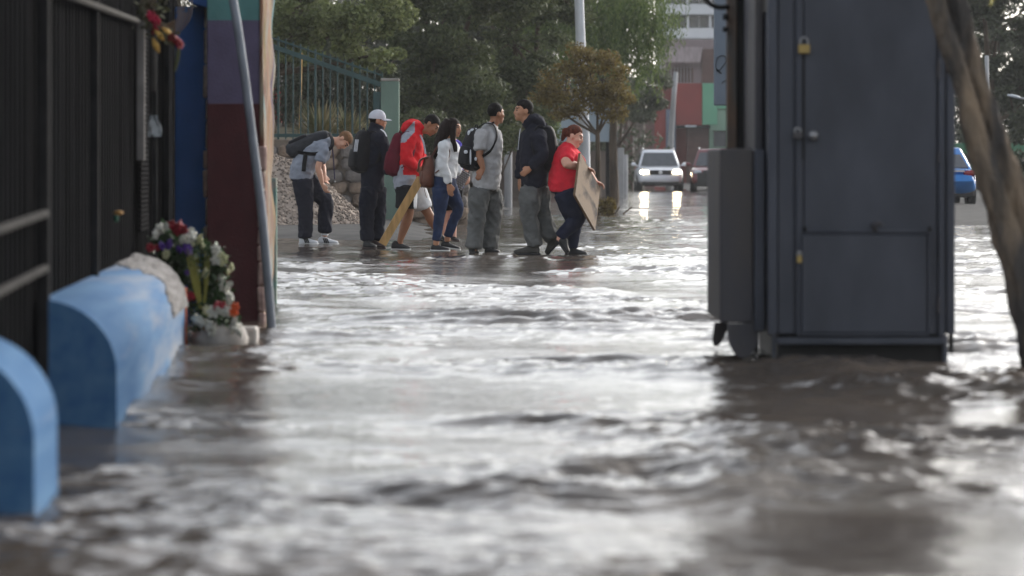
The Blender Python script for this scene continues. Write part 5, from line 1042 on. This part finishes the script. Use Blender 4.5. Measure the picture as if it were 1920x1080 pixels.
g = G().loft(p.qs([(1085, 185, .0), (1062, 240, .0), (1035, 310, -.02), (1015, 370, -.02), (1005, 430, 0)]), [.075, .105, .115, .10, .05], [.05, .075, .065, .05, .025], lat=(0, 1, 0), n=16, sub=4); g.loft(p.qs([(1120, 190, -.06), (1110, 240, -.085), (1112, 310, -.11), (1125, 370, -.13), (1130, 390, -.13)]), [.05, .045, .04, .035, .02], [.03, .025, .022, .02, .01], n=12, sub=4)
V, F = remesh(g, .010, 1, lambda c: .010 * vnoise(c, (45, 45, 5)) + .006 * vnoise(c, (12, 12, 6))); mk('long_hair', V, F, h_brown, p.o, True)
shoe(p.o, p.q(972, 1018, -.09), p.q(1090, 1020, -.09), bup, wsole, w=.042, hgt=.07); shoe(p.o, p.q(1032, 995, .09), p.q(1156, 1014, .09), bup, wsole, w=.042, hgt=.07)
def flapx(rt, c, back, up, lat): G().loft([c + up * .16 + back * .02, c + up * .12 + back * .10, c + up * .0 + back * .115], [.11, .115, .08], .012, lat=lat, n=10, sub=3).build('top_flap', brownl, rt, smooth=True); G().loft([c - up * .1 + back * .02, c - up * .22 + back * .03, c - up * .30], .012, .004, lat=lat, n=6, sub=2).build('hanging_strap', brownl, rt)
backpack('brown leather backpack worn by the girl in white', p.q(955, 510, -.02), (-1, -.1, 0), (.05, 0, 1), (0, 1, 0), (.27, .36, .15), brownl, brownl, [p.qs([(975, 420, -.1), (1030, 335, -.15), (1075, 330, -.16), (1090, 400, -.17), (1060, 470, -.16), (1000, 520, -.12)])], extra=flapx)

# --- 5 person in purple, mostly hidden
p = Person('person in purple shirt almost hidden behind the girl in white', Z1, 38.2, -60, (1098, 262), (.5, -.8, -.1), (0, 0, 1), sk_pink,
           [(1095, 610, 0, .16, .125), (1098, 540, 0, .165, .13), (1105, 460, 0, .155, .125), (1112, 390, 0, .16, .115), (1112, 345, 0, .12, .085), (1108, 318, 0, .055, .055)])
p.body([[(1165, 385, -.05), (1180, 455, -.10), (1202, 520, -.16)], [(1060, 385, .05), (1050, 470, .1), (1060, 540, .05)]], [[(1080, 620, 0), (1062, 770, 0), (1036, 915, 0)], [(1110, 620, 0), (1108, 770, 0), (1114, 920, 0)]], hs=.9, arm_r=.95, hands=[((.05, -.2, -1), (.6, -.7, 0), .6), None], leg_r=.85)
p.top('shirt', purple, 'short', 1.05); p.pants('shorts', blackc, [.12, .115, .10], .85); p.hair(h_brown, line=.045, drop=-.1)
for a, b in (((1024, 945, 0), (1060, 952, -.15)), ((1100, 948, .0), (1142, 958, -.15))): shoe(p.o, p.q(*a), p.q(*b), blackp, brup, w=.042, hgt=.04, name='sandal')
c0 = p.q(1165, 565, -.3); rt = root('quilted_bag', c0 - (0, 0, .12), 'black quilted handbag hanging beside the girl in white', 'handbag'); ax = [nrm((.86, 0, -.5)), np.array([0, 1., 0]), nrm((.5, 0, .86))]; ax[1] = np.cross(ax[2], ax[0])
mq = mat('quilted_black', lin(34, 34, 36), rough=.35, var=.3, scale=30)
G().obox(c0, (.060, .03, .115), ax, .02).build('bag_body', mq, rt)
q = newmesh('quilt_pad', np.vstack(G().ell((0, 0, 0), (.0095, .007, .0095), nu=7, nv=5).v), G().ell((0, 0, 0), (1, 1, 1), nu=7, nv=5).f); q.materials.append(mat('quilt_grey', lin(150, 150, 150), rough=.3, var=.6, scale=60))
for i in range(5):
    for j in range(9): inst(q, 'quilt_pad', c0 + ax[0] * (-.048 + .024 * i + (.012 if j % 2 else 0) * (i < 4)) - np.array([0, .031, 0]) + ax[2] * (-.1 + .025 * j), rt)
G().tube([c0 + ax[2] * .11 - ax[0] * .03, c0 + ax[2] * .19, p.q(1205, 545, -.2)], .006, n=6, sub=3).build('bag_strap', blackp, rt)

# --- 6 boy in ash t-shirt seen from behind
p = Person('boy in light grey t-shirt seen half from behind, head turned away to the right', Z2, 35.2, 30, (506, 145), (.80, .60, .0), (0, 0, 1), sk_tan,
           [(440, 620, 0, .165, .135), (447, 540, 0, .178, .15), (455, 430, 0, .175, .145), (463, 310, 0, .18, .135), (472, 250, 0, .13, .09), (486, 212, 0, .062, .062)])
p.body([[(412, 285, -.15), (400, 420, -.20), (425, 492, -.24)], [(500, 285, .15), (505, 420, .2), (490, 500, .15)]], [[(405, 630, -.08), (388, 780, -.09), (364, 985, -.1)], [(478, 630, .08), (488, 780, .08), (464, 985, .08)]], hands=[((-.45, -.2, -.8), (-.3, -.9, .3), .6), None], arm_r=1.05)
p.top('t_shirt', gtee2, 'short', 1.12); p.pants('trousers', gpants, [.116, .110, .095, .088, .090], 1.06, amp=.010); p.hair(h_black, line=.045, drop=-.045, thick=.6)
e = p.q(408, 348, -.17); G().lathe(e, [(.062, -.006), (.066, 0), (.062, .008)], n=16).build('sleeve_trim', cloth('mustard_trim', (168, 132, 70)), p.o)
G().loft(p.qs([(468, 222, -.04), (488, 203, -.05), (510, 212, .02)]), .02, .012, n=8, sub=3).build('collar', blackp, p.o)
shoe(p.o, p.q(352, 1036, -.14), p.q(378, 1030, .11), bup, bsole, w=.05); shoe(p.o, p.q(438, 1038, .04), p.q(532, 1042, .0), bup, bsole, w=.05)
def wpatch(rt, c, back, up, lat):
    for (x, y, w, h, dy) in ((338, 268, .022, .030, -.10), (358, 250, .026, .018, -.11), (380, 246, .013, .016, -.12), (315, 388, .022, .020, -.22), (345, 420, .010, .085, -.22), (378, 432, .014, .02, -.24)): q = P(780 + x / 3.374, 170 + y / 3.374, 35.2 + dy); G().ell(q, (w, .022, h), nu=10, nv=6, exp=.8).build('white_print', whitep, rt)
backpack('black backpack with white prints, worn by the boy in light grey', p.q(362, 365, -.06), -p.Fw, (.14, 0, 1), p.R, (.31, .47, .20), blackp, blackp, [p.qs([(395, 232, -.12), (440, 205, -.10), (495, 222, -.12), (512, 290, -.15), (480, 370, -.18), (430, 410, -.20), (390, 440, -.18)])], extra=wpatch)

# --- 7 boy in navy hoodie facing left
p = Person('tall boy in dark navy hoodie and grey trousers facing left, mid stride', Z2, 34.8, 180, (682, 128), (-.98, -.15, .02), (.05, 0, 1), sk_mid,
           [(752, 610, 0, .165, .13), (748, 530, 0, .178, .145), (745, 430, 0, .18, .15), (748, 310, 0, .185, .14), (738, 245, 0, .13, .092), (712, 205, 0, .062, .062)])
p.body([[(775, 290, -.17), (798, 410, -.22), (728, 486, -.22)], [(705, 300, .17), (672, 440, .22), (655, 555, .18)]], [[(725, 620, -.08), (715, 780, -.09), (750, 975, -.09)], [(775, 620, .08), (795, 780, .08), (858, 935, .08)]], hands=[((-.75, .1, -.6), (.1, -1, .2), .6), ((-.05, 0, -1), (-.9, -.3, 0), .5)])
p.top('hoodie', navy, 'long', 1.22, cuff=.98, extra=lambda g: (g.loft(p.qs([(690, 225, 0), (715, 195, 0), (750, 178, 0), (785, 200, 0), (800, 235, 0)]), [.07, .10, .115, .115, .09], [.035, .05, .055, .055, .05], lat=(0, 1, 0), n=14, sub=3)))
p.pants('trousers', gpants, [.122, .116, .098, .088, .088], 1.05, amp=.010); p.hair(h_black, line=.050, drop=-.05, thick=1.5, quiff=.10)
G().tube(p.qs([(660, 240, -.08), (652, 300, -.10), (645, 375, -.10)]), .004, n=5, sub=2).build('drawstring', whitep, p.o)
shoe(p.o, p.q(782, 1040, -.09), p.q(618, 1042, -.09), gup, bsole, w=.052, hgt=.11); shoe(p.o, p.q(912, 962, .08), p.q(836, 1044, .08), gup, bsole, w=.052, hgt=.11)
backpack('plain black backpack worn by the boy in the navy hoodie', p.q(842, 365, .0), (1, 0, .03), (-.10, 0, 1), (0, 1, 0), (.32, .50, .20), blackp, blackp, [p.qs([(810, 232, -.12), (770, 225, -.15), (735, 300, -.19), (755, 420, -.22), (810, 460, -.18)])])

# --- 8 woman in coral red carrying a board
p = Person('woman with auburn tied-up hair and coral red t-shirt carrying a board', Z2, 34.7, 0, (1000, 288), (.93, -.12, -.34), (.34, 0, .94), sk_pink,
           [(945, 640, 0, .185, .175), (950, 585, 0, .195, .195), (965, 500, 0, .19, .20), (962, 420, 0, .185, .17), (970, 370, 0, .13, .11), (985, 345, 0, .066, .066)])
p.body([[(955, 405, -.18), (950, 462, -.30), (1072, 488, -.02)], [(985, 405, .17), (1060, 490, .25), (1132, 575, .20)]], [[(950, 640, -.09), (1022, 805, -.1), (912, 925, -.1)], [(960, 640, .09), (1000, 825, .09), (986, 995, .06)]], arm_r=1.3, hands=[((.85, -.3, -.3), (.5, .3, .8), .9), ((.85, -.3, -.35), (.5, .3, .8), .9)], leg_r=1.1)
p.top('t_shirt', coral, 'short', 1.25, amp=.005); p.pants('jeans', jeans2, [.145, .132, .092, .078, .062], 1.0, amp=.004)
p.hair(h_aub, line=.055, drop=-.045, thick=1.0); g = G().ell(p.q(950, 262, 0), (.052, .055, .05)).loft(p.qs([(950, 255), (935, 285), (928, 318)]), [.03, .03, .01], n=10, sub=3); V, F = remesh(g, .009, 1, lambda c: .006 * vnoise(c, (40, 40, 15))); mk('hair_bun', V, F, h_aub, p.o, True)
shoe(p.o, p.q(890, 955, -.1), p.q(952, 1035, -.12), bup, bsole, w=.044); shoe(p.o, p.q(945, 1050, .06), p.q(1082, 1048, .03), bup, bsole, w=.044)
A, B_, C_, D_ = p.q(1040, 405, -.22), p.q(1010, 650, -.60), p.q(1132, 890, -.22), p.q(1166, 608, .16); cen = (A + B_ + C_ + D_) / 4; e1 = ((B_ - A) + (C_ - D_)) / 4; e2 = ((C_ - B_) + (D_ - A)) / 4; n = nrm(np.cross(e1, e2)); e2n = nrm(e2 - nrm(e1) * np.dot(e2, nrm(e1)))
Q = np.array([cen - e1 - e2, cen + e1 - e2, cen + e1 + e2, cen - e1 + e2]); n = n if n[1] < 0 else -n; V = np.vstack([Q, Q - n * .022])
def board_mat():
    return mat('grimy_board', lin(142, 126, 110), rough=.85, scale=5.0, col2=lin(70, 66, 66), bump=.5, bscale=20, ramp=(.48, .66), detail=6, spec=.15)
rt = root('wooden_board', cen, 'square grimy chipboard panel carried by the woman in red', 'board'); mk('panel', V, [(0, 1, 2, 3), (7, 6, 5, 4), (0, 4, 5, 1), (1, 5, 6, 2), (2, 6, 7, 3), (3, 7, 4, 0)], board_mat(), rt)
for i in range(4): a, b = Q[i] - n * .011, Q[(i + 1) % 4] - n * .011; d = nrm(b - a); G().obox((a + b) / 2 + nrm((a + b) / 2 - cen) * .003, (np.linalg.norm(b - a) / 2, .004, .0125), [d, nrm(np.cross(n, d)), n], .001).build('edge_strip', cm('raw_edge', lin(110, 88, 66), var=.3), rt)

# ================================================================== HAZE
hz = G().box(-1000, 1000, -90, 1900, -1.2, 26); o = hz.build('haze', []); tag(o, kind='stuff')
m = bpy.data.materials.new('damp_air'); m.use_nodes = True; n, l = m.node_tree.nodes, m.node_tree.links; n.remove(n['Principled BSDF'])
pv = n.new('ShaderNodeVolumePrincipled'); pv.inputs['Color'].default_value = (.92, .93, .95, 1); pv.inputs['Density'].default_value = .0004; pv.inputs['Anisotropy'].default_value = .15
l.new(pv.outputs[0], n['Material Output'].inputs['Volume']); o.data.materials.append(m)
